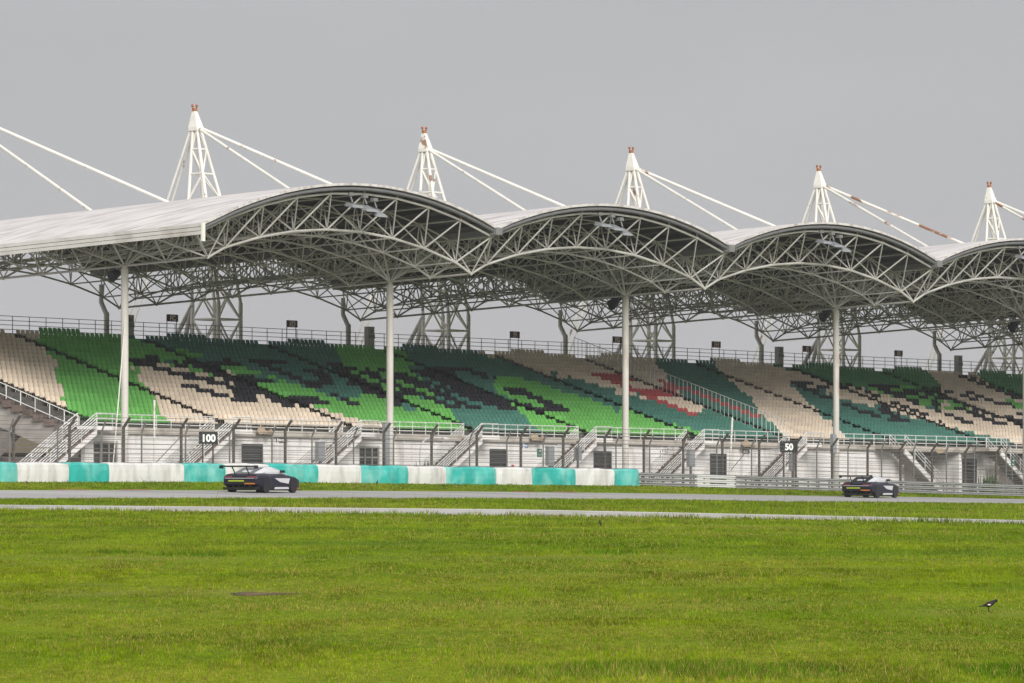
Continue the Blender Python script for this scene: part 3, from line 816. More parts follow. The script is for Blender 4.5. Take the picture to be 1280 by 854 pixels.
# one list per row from the front: count, colour, count, colour ... (colour -1 = no seat)
RUNS = [
    [16, 1, 45, 0, 17, 1, 16, 2, 38, 1, 20, 2, 18, 0, 45, 2, 7, 0, 63, 2],
    [17, 1, 39, 0, 22, 1, 17, 2, 37, 1, 22, 2, 18, 0, 40, 2, 13, 0, 60, 2],
    [19, 1, 36, 0, 24, 1, 18, 2, 34, 1, 25, 2, 17, 0, 37, 2, 18, 0, 57, 2],
    [2, 0, 19, 1, 33, 0, 27, 1, 18, 2, 31, 1, 28, 2, 17, 0, 33, 2, 23, 0, 54, 2],
    [3, 0, 20, 1, 25, 0, 3, 3, 2, 0, 21, 1, 3, 2, 6, 1, 17, 2, 30, 1, 29, 2, 19, 0, 29, 2, 24, 0, 2, 3, 52, 2],
    [6, 0, 19, 1, 14, 0, 6, 3, 3, 0, 11, 3, 4, 1, 3, 3, 8, 1, 2, 3, 2, 2, 6, 1, 4, 3, 1, 2, 4, 3, 4, 2, 5, 3, 2, 1, 9, 3, 12, 1, 1, 2, 4, 1, 12, 2, 3, 4, 12, 2, 3, 4, 1, 2, 17, 0, 17, 2, 7, 3, 5, 2, 1, 0, 1, 3, 6, 0, 4, 3, 6, 0, 5, 3, 2, 0, 1, 3, 2, 0, 50, 2],
    [8, 0, 18, 1, 11, 0, 4, 3, 1, 0, 5, 3, 2, 0, 10, 3, 4, 1, 1, 2, 2, 3, 10, 1, 2, 3, 6, 1, 3, 3, 2, 2, 3, 3, 4, 2, 7, 3, 1, 1, 2, 3, 3, 1, 5, 3, 13, 1, 2, 2, 1, 1, 12, 2, 3, 4, 4, 0, 8, 2, 3, 4, 2, 2, 18, 0, 13, 2, 3, 3, 3, 2, 3, 3, 3, 2, 11, 0, 3, 3, 6, 0, 4, 3, 4, 0, 3, 3, 2, 0, 47, 2],
    [10, 0, 16, 1, 10, 0, 4, 3, 4, 0, 8, 3, 11, 1, 1, 2, 2, 3, 5, 2, 4, 1, 4, 3, 4, 1, 1, 2, 3, 3, 2, 2, 3, 3, 3, 2, 10, 3, 5, 1, 4, 3, 13, 1, 15, 2, 3, 4, 7, 0, 5, 2, 3, 4, 5, 2, 16, 0, 11, 2, 5, 3, 2, 2, 4, 3, 1, 2, 1, 3, 3, 0, 3, 3, 5, 0, 3, 3, 6, 0, 4, 3, 2, 0, 5, 3, 5, 0, 44, 2],
    [11, 0, 16, 1, 8, 0, 4, 3, 6, 0, 7, 3, 11, 1, 11, 2, 13, 3, 2, 1, 4, 3, 2, 2, 9, 3, 1, 2, 5, 1, 4, 3, 13, 1, 15, 2, 3, 4, 7, 0, 5, 2, 3, 4, 7, 2, 15, 0, 11, 2, 2, 3, 6, 2, 4, 3, 3, 0, 3, 3, 5, 0, 2, 3, 8, 0, 4, 3, 1, 0, 2, 3, 7, 0, 5, 3, 40, 2],
    [13, 0, 15, 1, 15, 0, 5, 3, 1, 0, 3, 3, 10, 1, 1, 2, 4, 3, 9, 2, 3, 3, 1, 1, 2, 3, 1, 1, 4, 3, 3, 1, 3, 3, 1, 2, 10, 3, 1, 2, 3, 1, 6, 3, 12, 1, 14, 2, 2, 0, 3, 4, 7, 0, 5, 2, 3, 4, 9, 2, 14, 0, 10, 2, 3, 3, 5, 2, 2, 0, 2, 2, 2, 3, 1, 0, 3, 3, 5, 0, 3, 2, 1, 3, 1, 1, 1, 0, 3, 1, 4, 3, 1, 1, 1, 0, 2, 3, 15, 0, 37, 2],
    [15, 0, 15, 1, 10, 0, 7, 3, 2, 0, 9, 3, 1, 2, 2, 1, 3, 2, 8, 3, 3, 2, 6, 3, 2, 1, 3, 3, 3, 1, 4, 3, 1, 2, 3, 3, 1, 2, 6, 3, 3, 2, 2, 1, 6, 3, 9, 1, 12, 2, 2, 0, 2, 2, 2, 0, 1, 2, 9, 4, 5, 2, 3, 4, 12, 2, 13, 0, 14, 2, 9, 0, 3, 3, 4, 0, 2, 3, 4, 1, 3, 3, 3, 0, 4, 1, 2, 3, 12, 0, 1, 3, 6, 1, 33, 2],
    [1, 2, 16, 0, 16, 1, 6, 0, 6, 3, 3, 0, 1, 1, 7, 3, 3, 2, 2, 1, 3, 2, 3, 3, 4, 2, 3, 3, 4, 2, 2, 3, 3, 1, 4, 3, 2, 1, 7, 3, 2, 2, 6, 3, 5, 2, 15, 1, 15, 2, 2, 0, 12, 4, 1, 0, 3, 2, 3, 4, 13, 2, 14, 0, 5, 2, 4, 3, 2, 2, 18, 0, 4, 3, 4, 1, 2, 3, 2, 1, 1, 0, 2, 1, 2, 3, 9, 0, 6, 3, 4, 1, 2, 0, 31, 2],
    [4, 2, 16, 0, 13, 1, 1, 0, 1, 1, 3, 0, 4, 3, 4, 0, 3, 1, 3, 3, 1, 0, 7, 1, 4, 2, 3, 3, 5, 2, 4, 3, 2, 2, 3, 3, 2, 1, 3, 3, 2, 1, 7, 3, 1, 1, 2, 2, 6, 3, 8, 2, 12, 1, 13, 2, 6, 0, 3, 4, 6, 0, 8, 4, 14, 2, 15, 0, 4, 2, 2, 3, 2, 2, 1, 0, 1, 2, 9, 0, 3, 3, 3, 0, 1, 1, 4, 3, 4, 1, 3, 3, 2, 1, 5, 3, 4, 0, 3, 3, 2, 0, 3, 3, 4, 0, 3, 1, 5, 0, 28, 2],
    [6, 2, 16, 0, 14, 1, 5, 3, 3, 0, 1, 1, 3, 3, 1, 1, 4, 3, 6, 1, 5, 2, 3, 3, 5, 2, 5, 3, 1, 2, 3, 3, 2, 1, 5, 3, 2, 1, 5, 3, 2, 1, 1, 2, 7, 3, 6, 2, 2, 3, 1, 2, 1, 3, 7, 1, 14, 2, 7, 0, 3, 4, 9, 0, 3, 4, 18, 2, 15, 0, 2, 2, 5, 3, 2, 2, 9, 0, 2, 3, 2, 0, 2, 1, 11, 3, 2, 1, 3, 3, 1, 1, 1, 3, 4, 0, 3, 3, 2, 0, 3, 3, 9, 0, 5, 3, 26, 2],
    [8, 2, 15, 0, 14, 1, 7, 3, 1, 1, 2, 2, 1, 3, 1, 1, 11, 3, 4, 2, 3, 3, 12, 2, 6, 3, 2, 1, 1, 3, 2, 1, 4, 3, 4, 1, 9, 3, 4, 2, 4, 3, 16, 2, 3, 0, 1, 2, 8, 0, 9, 4, 4, 0, 2, 4, 1, 0, 19, 2, 14, 0, 2, 2, 3, 3, 3, 0, 4, 3, 5, 0, 2, 3, 1, 0, 1, 2, 3, 1, 4, 3, 4, 1, 10, 3, 1, 0, 3, 3, 4, 0, 3, 3, 10, 0, 4, 3, 2, 0, 2, 2, 1, 5, 21, 2],
    [10, 2, 14, 0, 19, 1, 3, 3, 6, 1, 6, 2, 2, 3, 4, 2, 9, 3, 7, 2, 4, 3, 16, 1, 4, 2, 10, 3, 16, 2, 2, 0, 2, 2, 9, 0, 9, 4, 9, 0, 18, 2, 16, 0, 7, 3, 4, 0, 2, 3, 1, 5, 2, 3, 5, 5, 10, 3, 5, 1, 3, 5, 3, 3, 18, 0, 3, 3, 9, 5, 18, 2],
    [12, 2, 14, 0, 30, 1, 30, 2, 18, 1, 26, 2, 34, 0, 17, 2, 26, 0, 33, 5, 15, 0, 3, 3, 12, 5, 15, 2],
    [14, 2, 12, 0, 29, 1, 33, 2, 16, 1, 26, 2, 36, 0, 15, 2, 26, 0, 1, 2, 34, 5, 13, 0, 3, 3, 1, 0, 14, 5, 12, 2],
    [16, 2, 10, 0, 26, 1, 38, 2, 15, 1, 25, 2, 37, 0, 15, 2, 25, 0, 1, 2, 36, 5, 11, 0, 3, 3, 1, 0, 17, 5, 9, 2],
    [18, 2, 11, 0, 22, 1, 41, 2, 15, 1, 21, 2, 41, 0, 15, 2, 21, 0, 2, 2, 39, 5, 9, 0, 3, 3, 2, 0, 20, 5, 5, 2],
    [20, 2, 11, 0, 19, 1, 44, 2, 14, 1, 20, 2, 44, 0, 15, 2, 17, 0, 2, 2, 41, 5, 1, 2, 14, 0, 21, 5, 2, 2],
    [7, -1, 9, 2, 17, -1, 9, 1, 17, -1, 9, 2, 17, -1, 9, 2, 17, -1, 9, 2, 17, -1, 9, 0, 13, -1, 9, 0, 20, -1, 1, 2, 8, 0, 17, -1, 9, 5, 17, -1, 9, 5, 17, -1, 9, 5, 10, -1],
]
PATTERN = [''.join(('.' if c < 0 else SEAT_KEYS[c]) * n for n, c in zip(row[0::2], row[1::2])) for row in RUNS]
def seat_mb():                 # moulded shell: rounded back, dished pan, front lip; x along the row, y to the back
    m = MB(); W = .196
    prof = [(-.17, .22), (-.20, .27), (-.16, .31), (.02, .295), (.15, .31), (.20, .36), (.235, .50), (.25, .60)]
    xs = [-1, -.9, -.45, 0, .45, .9, 1]
    pts = []
    for q, (y, z) in enumerate(prof):
        for x in xs:
            dz = 0; dy = 0; w = W
            if q >= 6:
                dz = -(.05 if q == 7 else .012) * abs(x) ** 4; w = W * (.99 if q == 6 else .95)
            if q >= 5: dy = -.045 * abs(x) ** 2
            if 2 <= q <= 4: dz = .03 * abs(x) ** 3
            pts.append((x * w, y + dy, z + dz))
    n = len(xs)
    back = [(x, y + .022, z - .012) for x, y, z in pts]
    fs = [(r * n + i, r * n + i + 1, (r + 1) * n + i + 1, (r + 1) * n + i) for r in range(len(prof) - 1) for i in range(n - 1)]
    m.add(pts, fs)
    e = (len(prof) - 1) * n     # rim thickness along the top
    m.add([pts[e + i] for i in range(n)] + [back[e + i] for i in range(n)], [(i, i + 1, n + i + 1, n + i) for i in range(n - 1)])
    m.tube((-.10, .12, .02), (-.10, .06, .30), .018, 4); m.tube((.10, .12, .02), (.10, .06, .30), .018, 4)
    return m
SMB = seat_mb()
seat_mesh = {k: SMB.mesh('seat_shell', M['seat_' + k]) for k in SEATC}
spots = []
for j in range(22):
    for b in range(NBLK):
        for i in range(SEATS[b]):
            c = PATTERN[j][FIRST[b] + i]
            if c == '.': continue
            u = AISLE[b] + .7 + .42 * i; v = 3.2 + tread * j
            if u > UR - .4: continue
            p = P(u, v, zr(j) + .004)
            spots.append((p.y, p, j, b, i, c))
def seen(s):
    x = s[1].x / s[1].y
    return abs(x) < 640 / F0 * .995
near = sorted([s for s in spots if seen(s)], key=lambda s: s[0])[:300]
ids = set(id(s) for s in near)
BLK = ["from the stand's left end", "right of the leftmost aisle", "right of the second aisle"]
proto = {}
for s in near:
    _, p, j, b, i, c = s
    if c not in proto:
        o = bpy.data.objects.new('stadium_seat', seat_mesh[c]); proto[c] = o
    else: o = proto[c].copy()
    COL.objects.link(o); o.location = p; o.rotation_euler = (0, 0, TH + rng.normal(0, .012))
    ref = BLK[b]
    tag(o, f"{SEATC[c][0]} plastic seat, {ORD[j + 1]} row from front, {ORD[i + 1]} seat {ref}", 'seat', 'plastic seats in the nearest blocks of the grandstand')
rest = [s for s in spots if id(s) not in ids]
base = np.array(SMB.v); nf = [len(f) for f in SMB.f]
loops = np.concatenate([np.array(f) for f in SMB.f]).astype(np.int32)
N = len(rest); nv = len(base)
ang = TH + rng.normal(0, .012, N)
ca, sa = np.cos(ang)[:, None], np.sin(ang)[:, None]
pos = np.array([list(s[1]) for s in rest])
V = np.empty((N, nv, 3), np.float32)
V[:, :, 0] = base[:, 0] * ca - base[:, 1] * sa + pos[:, 0:1]
V[:, :, 1] = base[:, 0] * sa + base[:, 1] * ca + pos[:, 1:2]
V[:, :, 2] = base[:, 2] + pos[:, 2:3]
me = bpy.data.meshes.new('stadium_seats')
me.vertices.add(N * nv); me.vertices.foreach_set('co', V.reshape(-1))
L = (loops[None, :] + (np.arange(N) * nv)[:, None]).reshape(-1).astype(np.int32)
me.loops.add(len(L)); me.loops.foreach_set('vertex_index', L)
st0 = np.concatenate([[0], np.cumsum(nf)[:-1]])
PS = (st0[None, :] + (np.arange(N) * len(loops))[:, None]).reshape(-1).astype(np.int32)
me.polygons.add(len(PS)); me.polygons.foreach_set('loop_start', PS)
keys = list(SEATC)
for k in keys: me.materials.append(M['seat_' + k])
mi = np.repeat(np.array([keys.index(s[5]) for s in rest], np.int32), len(nf))
me.polygons.foreach_set('material_index', mi)
me.update(calc_edges=True); me.validate()
o = bpy.data.objects.new('stadium_seats', me); COL.objects.link(o)
tag(o, 'thousands of plastic seats in a camouflage mosaic of green, teal, cream, black and red', 'seats', kind='stuff')

# ------------------------------------------------------------------ barrier in front of the stand
LD = Vector((.5446, .8387, 0)); LN_ = Vector((-.8387, .5446, 0))       # along the barrier, and away from the track
def bar_pt(px, back=0.0, up=0.0):
    a = (px - 640) / F0; Y = float(fY(np.array(a))); z = float(zf(np.array(a)))
    return Vector((a * Y, Y, z + H)) + LN_ * back + Vector((0, 0, up))
edges = [-75, -20, 22.4, 85.5, 137, 230, 281.5, 338, 397.5, 453, 510, 558, 621, 666.5, 720, 768, 799.5]
cnt = {'teal': 0, 'white': 0}
names = []
for q, (xa, xb) in enumerate(zip(edges[:-1], edges[1:])):
    colr = 'white' if q % 2 == 0 else 'teal'
    n = max(4, int((xb - xa) / 5)); rings = []
    for i in range(n + 1):
        x = lerp(xa, xb, i / n) + (.12 if i == 0 else (-.12 if i == n else 0))
        pull = .03 if i in (0, n) else 0
        hh = .965 + .022 * math.sin(x * .11 + q) + .012 * math.sin(x * .37) - pull * .6
        f = .03 * math.sin(x * .23 + 2 * q) + .02 * math.sin(x * .71)
        pr_ = [(f * .4 + pull, -.12), (-.02 + f + pull, .30), (-.015 + f * 1.3 + pull, .60), (.02 + f + pull, .86), (.10 + pull, hh - .02), (.30, hh), (.62, hh), (.80, hh - .05), (.84, .5), (.84, -.12)]
        rings.append([bar_pt(x, d, h) for d, h in pr_])
    m = MB(); m.loft(rings)
    o = m.build('tyre_barrier', M[colr + '_cover'], origin=bar_pt((xa + xb) / 2, .4), smooth=False)
    names.append((o, colr, q))
vis = [t for t in names if t[2] >= 1]
ct = {'teal': 0, 'white': 0}
for o, colr, q in names:
    if q == 0: tag(o, 'white tyre barrier cover just beyond the left edge of the photo', 'barrier', 'teal and white tyre barrier segments'); continue
    ct[colr] += 1
    extra = ' at the left picture edge' if q == 1 else (' before the guardrail' if q == len(names) - 1 else '')
    tag(o, f"{'teal' if colr == 'teal' else 'dirty white'} padded tyre barrier segment, {ORD[ct[colr]]} {colr} one from the left{extra}", 'barrier', 'teal and white tyre barrier segments')

# steel guardrail carrying on to the right
gr_base = bar_pt(800, .3)
GR = thing('guardrail', gr_base, 'triple beam steel guardrail running right from the end of the tyre barrier', 'guardrail')
xs = list(np.arange(792, 1420, 12.0))
def wbeam(h0, x_from, x_to, back=.30, hh=.20):
    m = MB(); rings = []
    pts = [x for x in xs if x_from <= x <= x_to]
    for x in pts:
        prof = [(.02, 0), (-.07, .03), (-.07, .065), (.02, .10), (-.07, .135), (-.07, .17), (.02, hh), (.03, hh), (-.055, .17), (-.055, .135), (.032, .10), (-.055, .065), (-.055, .03), (.03, 0)]
        rings.append([bar_pt(x, back + d, h0 + z) for d, z in prof])
    m.loft(rings); return m
for h0 in (.02, .285, .55):
    wbeam(h0, 792, 876).build('rail_beam', M['guard_steel'], GR)
    wbeam(h0, 876, 924).build('rail_beam', M['guard_white'], GR)
    wbeam(h0, 924, 1420).build('rail_beam', M['guard_steel'], GR)
for x in np.arange(796, 1420, 13.0):
    m = MB(); p = bar_pt(float(x), .38)
    m.tube(p + Vector((0, 0, -.3)), p + Vector((0, 0, .80)), .055, 6); m.build('post', M['post_grey'], GR)

# debris fence: posts with cranked tips, cables and chain link
DF = thing('debris_fence', bar_pt(640, 1.9), 'tall trackside debris fence of dark posts with cranked tips, cables and chain link', 'fence')
tipd = (-LN_ * .42 + Vector((0, 0, .52)))
dpx = [-60, 17, 87, 154.5, 226.5, 292, 356.5, 420, 480, 539.5, 596, 651, 704, 756, 804.7, 854, 903, 949, 994.6, 1040, 1084.5, 1125.6, 1165, 1206.5, 1245, 1283, 1320, 1356]
feet = [fence_pt(x) for x in dpx]
TOPH = 2.78
for p in feet:
    m = MB(); a = p + Vector((0, 0, -.3)); bnd = p + Vector((0, 0, TOPH))
    m.tube(a, bnd, .078, 8); m.ball(bnd, .08, 8, 6); m.tube(bnd, bnd + tipd, .075, 8)
    m.build('post', M['post_dark'], DF)
m = MB()
for h in [.75 + .235 * i for i in range(10)]:
    m.path([p + Vector((0, 0, h)) + LN_ * -.09 for p in feet], .014, 4)
for t in (.5, .95): m.path([p + Vector((0, 0, TOPH)) + tipd * t for p in feet], .012, 4)
m.build('cable', M['post_grey'], DF)
def panel(name, bottoms, tops, parent):
    me = bpy.data.meshes.new(name); org = root_of(parent); vs, fs, uvs = [], [], []
    d = 0
    for i in range(len(bottoms) - 1):
        w = (bottoms[i + 1] - bottoms[i]).length; hgt = (tops[i] - bottoms[i]).length; k = len(vs)
        vs += [bottoms[i] - org, bottoms[i + 1] - org, tops[i + 1] - org, tops[i] - org]; fs.append((k, k + 1, k + 2, k + 3))
        uvs += [(d, 0), (d + w, 0), (d + w, hgt), (d, hgt)]; d += w
    me.from_pydata([tuple(v) for v in vs], [], fs)
    uv = me.uv_layers.new(name='UVMap')
    uv.data.foreach_set('uv', [c for t in uvs for c in t])
    me.materials.append(M['chain_link'])
    ob = bpy.data.objects.new(name, me); COL.objects.link(ob); ob.parent = parent; return ob
panel('chain_link', [p + LN_ * -.11 + Vector((0, 0, -.1)) for p in feet], [p + LN_ * -.11 + Vector((0, 0, TOPH - .05)) for p in feet], DF)

# lighter spectator fence close to the stand
SF = thing('spectator_fence', P(0, -1.4, -1.35), 'slim grey wire fence with cranked posts just in front of the stand wall', 'fence')
tpx = [-30, 12, 72, 127, 177, 232, 287, 340, 390, 442, 492, 540, 587, 633.6, 679, 723, 770, 812, 854, 896, 939.5, 980, 1021, 1060, 1102, 1142, 1183, 1218, 1257.6, 1294, 1330]
def stand_u(px, v):
    a = (px - 640) / F0
    return (a * (GY + v * CT) - GX + v * ST) / (CT - a * ST)
sfeet = [P(stand_u(x, -1.4), -1.4, -1.4) for x in tpx]
stip = Vector((ST * .30, -CT * .30, .58))
for p in sfeet:
    m = MB(); bnd = p + Vector((0, 0, 3.38)); m.tube(p, bnd, .052, 6); m.tube(bnd, bnd + stip, .05, 6); m.build('post', M['post_grey'], SF)
m = MB()
for h in [1.2 + .31 * i for i in range(8)]: m.path([p + Vector((0, 0, h)) for p in sfeet], .011, 4)
m.build('cable', M['post_grey'], SF)
panel('chain_link', [p + Vector((0, .05, .2)) for p in sfeet], [p + Vector((0, .05, 3.36)) for p in sfeet], SF)

# ------------------------------------------------------------------ trackside distance boards
def board(px, py, txt, w, h, label):
    a = (px - 640) / F0; foot = fence_pt(px); k = (foot.y - .46) / foot.y; foot.x *= k; foot.y *= k
    zc = -(py - 585) * foot.y / F0 + H; c = Vector((foot.x, foot.y, zc))
    t = thing('distance_board', foot, label, 'board', 'braking distance boards')
    xd = (LD * .82 - LN_ * .574).normalized(); nd = xd.cross(Vector((0, 0, 1)))
    m = MB()
    hx = xd * w / 2; hz = Vector((0, 0, h / 2)); d = nd * .02
    m.hexa([c - hx - hz + d, c + hx - hz + d, c + hx - hz - d, c - hx - hz - d, c - hx + hz + d, c + hx + hz + d, c + hx + hz - d, c - hx + hz - d])
    m.build('board', M['board_black'], t)
    lettering(txt, h * .60, M['white_text'], t, c + nd * .021, xd, 'numerals', bold=.022)
    for s in (-.28, .28):
        q = MB(); p = c + xd * s * w - nd * .06; q.tube((p.x, p.y, foot.z - .3), (p.x, p.y, c.z + h * .4), .05, 6); q.build('post', M['post_dark'], t)
board(260.3, 547.5, '100', 1.02, .63, 'black board with white 100 on the fence left of the first roof bay')
board(986, 558.5, '50', 1.20, .67, 'black board with white 50 on the fence left of the fourth roof column')

# block signs standing on the rear walkway
for u, s in ((28.77, 'FC'), (40.6, 'FD'), (64.47, 'FF'), (76.34, 'FG'), (88.4, 'FH'), (99.99, 'FJ'), (112.3, 'FK')):
    t = thing('block_sign', P(u, 21.3, 8.3), f'small maroon sign on two legs reading {s} above the top seat row', 'sign', 'maroon block signs behind the top row')
    m = MB(); m.ubox(u - .54, u + .54, 21.28, 21.33, 9.50, 9.95); m.build('board', M['maroon'], t)
    for q in (-.46, .46):
        m = MB(); m.tube(P(u + q, 21.36, 8.28), P(u + q, 21.36, 9.9), .03, 6); m.build('leg', M['dark_metal'], t)
    lettering(s, .33, M['sign_text'], t, P(u, 21.275, 9.725), (CT, ST, 0), bold=.022)

# wall signs
def plate(name, u, z, w, h, v, m, label, txt=None, tm='sign_text', cat='sign'):
    t = thing(name, P(u, v, z - h / 2), label, cat)
    b_ = MB(); b_.ubox(u - w / 2, u + w / 2, v - .03, v, z - h / 2, z + h / 2); b_.build('plate', M[m], t)
    if txt: lettering(txt, h * .58, M[tm], t, P(u, v - .034, z), (CT, ST, 0), bold=.012)
    return t
plate('wall_sign', 16.84, 1.80, .95, .26, 2.50, 'board_black', 'narrow dark wall sign with pale letters left of the first fuse box', 'BLOK', 'white_text')
plate('wall_sign', 64.95, 1.73, .85, .26, 2.50, 'board_black', 'narrow dark wall sign with pale letters right of the tall white pole', 'BLOK', 'white_text')
for u, z, v, lb in ((40.73, 1.78, 2.50, 'small pale blue wall plate between the teal and white wall bays'), (90.53, 1.62, 4.58, 'small pale blue plate on the dark recessed wall at right')):
    t = plate('wall_plate', u, z, .62, .24, v, 'sign_blue', lb)
    for q in (-.15, 0, .15):
        m = MB(); m.ubox(u + q - .05, u + q + .05, v - .034, v - .031, z - .06, z + .06); m.build('pale_mark', M['white_text'], t)
for u, z, v, lb in ((42.24, 1.37, 2.50, 'green exit sign on the white wall beside a tall grey fuse box'), (95.74, 1.33, .9, 'green exit sign at the far right by the last stair')):
    t = plate('exit_sign', u, z, .46, .50, v, 'sign_green', lb)
    m = MB(); m.ubox(u - .05, u + .12, v - .034, v - .031, z + .06, z + .16); m.ubox(u - .15, u + .15, v - .034, v - .031, z - .16, z - .12); m.build('pale_mark', M['sign_text'], t)
    if v < 2:
        m = MB(); m.tube(P(u, v + .05, -1.4), P(u, v + .05, z + .2), .04, 6); m.build('post', M['post_grey'], t)
# fuse boxes on posts along the spectator fence
for u, z0, z1, w, lb in ((16.02, .55, 1.70, .62, 'leftmost of the grey fuse boxes, below the cream seats'), (38.5, .52, 1.72, .62, 'tall grey fuse box beside the green exit sign on the wall'),
                         (41.42, .85, 1.70, .48, 'short grey fuse box on a fence post at the foot of a stair'), (53.58, .63, 1.71, .62, 'grey fuse box under the graffiti end of the white wall'),
                         (65.19, .45, 1.59, .60, 'grey fuse box directly under the 50 board')):
    t = thing('fuse_box', P(u, -1.1, -1.4), lb, 'fuse box', 'grey fuse boxes along the fence')
    m = MB(); m.ubox(u - w / 2, u + w / 2, -1.25, -1.0, z0, z1); cab = m.build('cabinet', M['cabinet_grey'], t)
    m = MB(); m.ubox(u - w / 2 + .05, u + w / 2 - .05, -1.272, -1.252, z0 + .06, z1 - .06); m.build('door', M['cabinet_grey'], cab)
    m = MB(); m.ubox(u - .06, u + .06, -1.18, -1.06, -1.4, z0); m.build('post', M['post_grey'], t)
# horn loudspeakers bracketed to the slab edge
for u, z, lb in ((14.66, 2.18, 'beige horn loudspeaker on the slab edge left of the first BLOK sign'), (41.32, 2.18, 'beige horn loudspeaker over the green exit sign and pale blue plate'),
                 (64.54, 2.08, 'beige horn loudspeaker just above the right BLOK sign'), (88.08, 1.95, 'beige horn loudspeaker over the descending stair at the far right')):
    t = thing('horn_loudspeaker', P(u, 2.2, z), lb, 'loudspeaker', 'horn loudspeakers along the front')
    m = MB(); m.tube(P(u + .1, 2.28, z - .08), P(u + .75, 2.05, z - .16), .04, 6); m.build('bracket', M['dark_metal'], t)
    for s, (d, dz) in enumerate(((-.45, .16), (.40, .05))):
        m = MB(); c0 = P(u + .05, 2.12, z); c1 = P(u + d, 1.85 - .1 * s, z + dz)
        m.tube(c0, c0.lerp(c1, .45), .09, 8, .10); m.tube(c0.lerp(c1, .45), c1, .10, 10, .24); m.build('horn', M['horn_beige'], t)
# black loudspeakers hung under the roof by the columns
for u, lb in ((.96, 'round black loudspeaker hanging left of the first roof column'), (48.9, 'black loudspeaker pair hanging left of the third roof column'),
              (72.97, 'black loudspeaker pair hanging left of the fourth roof column'), (96.9, 'black loudspeaker pair hanging at the right picture edge')):
    t = thing('hanging_loudspeaker', P(u, 1.5, 11.0), lb, 'loudspeaker', 'black loudspeakers under the roof')
    for s in ((0,) if u < 5 else (0, 1)):
        m = MB(); c = P(u + .45 * s - .1, 1.5 + .1 * s, 10.95 + .28 * s)
        m.tube(c + Vector((-.18, -.16, -.10)), c + Vector((.2, .16, .12)), .34 - .08 * s, 12, .20); m.build('cabinet', M['speaker_black'], t)
        m = MB(); m.tube(c, c + Vector((0, 0, .75)), .03, 6); m.build('hanger', M['dark_metal'], t)
# floodlights clamped under the crest of each vault
for b, lb in ((0, 'cluster of three grey floodlights under the crest of the leftmost vault'), (1, 'cluster of three grey floodlights under the second vault from left'),
              (2, 'cluster of three grey floodlights under the third vault from left'), (3, 'grey floodlights under the crest of the vault at the right edge')):
    t = thing('floodlight_cluster', P(B * b + 12, -7.9, 15.6), lb, 'floodlight', 'floodlight clusters under the roof edge')
    for q, du in enumerate((-1.05, .75, 2.0)):
        u = B * b + 11.4 + du * .72; zt = 15.72 - .16 * max(0, q - .6)
        m = MB(); m.tube(P(u, -7.68, zt + .06), P(u, -7.9, zt - .45), .05, 6); m.box(0, 0, 0, 0, 0, 0)
        m.v = m.v[:-8]; m.f = m.f[:-6]
        m.ubox(u - .2, u + .2, -7.85, -7.6, zt - .08, zt + .12); m.build('clamp', M['gutter'], t)
        m = MB(); z = zt - .62; tl = .05 + .10 * q
        m.hexa([P(u - .52, -8.35, z - .12 - tl), P(u + .52, -8.35, z - .12 - tl), P(u + .42, -7.65, z - .06), P(u - .42, -7.65, z - .06),
                P(u - .42, -8.25, z - tl + .03), P(u + .42, -8.25, z - tl + .03), P(u + .34, -7.7, z + .14), P(u - .34, -7.7, z + .14)])
        hd = m.build('lamp_head', M['lamp_grey'], t)
        m = MB(); m.hexa([P(u - .44, -8.3, z - .145 - tl), P(u + .44, -8.3, z - .145 - tl), P(u + .36, -7.7, z - .085), P(u - .36, -7.7, z - .085),
                          P(u - .44, -8.3, z - .122 - tl), P(u + .44, -8.3, z - .122 - tl), P(u + .36, -7.7, z - .062), P(u - .36, -7.7, z - .062)])
        m.build('lens', M['glass_dark'], hd)
# slender poles
for u, v, zt, lean, lb in ((3.69, 1.0, 3.91, 0, 'thin white pole with a slanting brace left of the 100 board'), (59.4, 0.0, 3.87, .45, 'thin leaning white pole with a slanting brace below the red seats')):
    t = thing('brace_pole', P(u, v, -1.4), lb, 'pole', 'thin white braced poles')
    m = MB(); m.tube(P(u, v, -1.4), P(u + lean, v, zt), .065, 8); m.build('pole', M['white_steel'], t)
    m = MB(); m.tube(P(u + .1, v, .3), P(u + 2.3, v, 1.85), .022, 6); m.build('brace', M['post_dark'], t)
t = thing('gooseneck_pole', P(25.65, -1, -1.4), 'grey pole bent over at the top like a cane, right of the second column', 'pole')
m = MB(); m.path([P(25.6, -1, -1.4), P(25.65, -1, 1.05), P(25.72, -1, 1.5), P(25.95, -1, 1.83), P(26.3, -1, 2.02), P(26.8, -1, 2.1), P(28.2, -1, 2.12)], .055, 8); m.build('pole', M['galv'], t)
m = MB(); m.ubox(27.9, 28.4, -1.1, -.9, 2.0, 2.11); m.build('lamp_head', M['galv'], t)
t = tag(MB().build('guy_cable', None), 'thin pale cable slanting from the first column down to the barrier', 'cable')
bpy.data.objects.remove(t)
m = MB(); m.tube(P(-.13, -.15, 8.34), P(-1.8, -.6, -.9), .035, 6)
tag(m.build('guy_cable', M['white_steel'], origin=P(-1.8, -.6, -.9)), 'thin pale cable slanting from the first column down behind the barrier', 'cable')
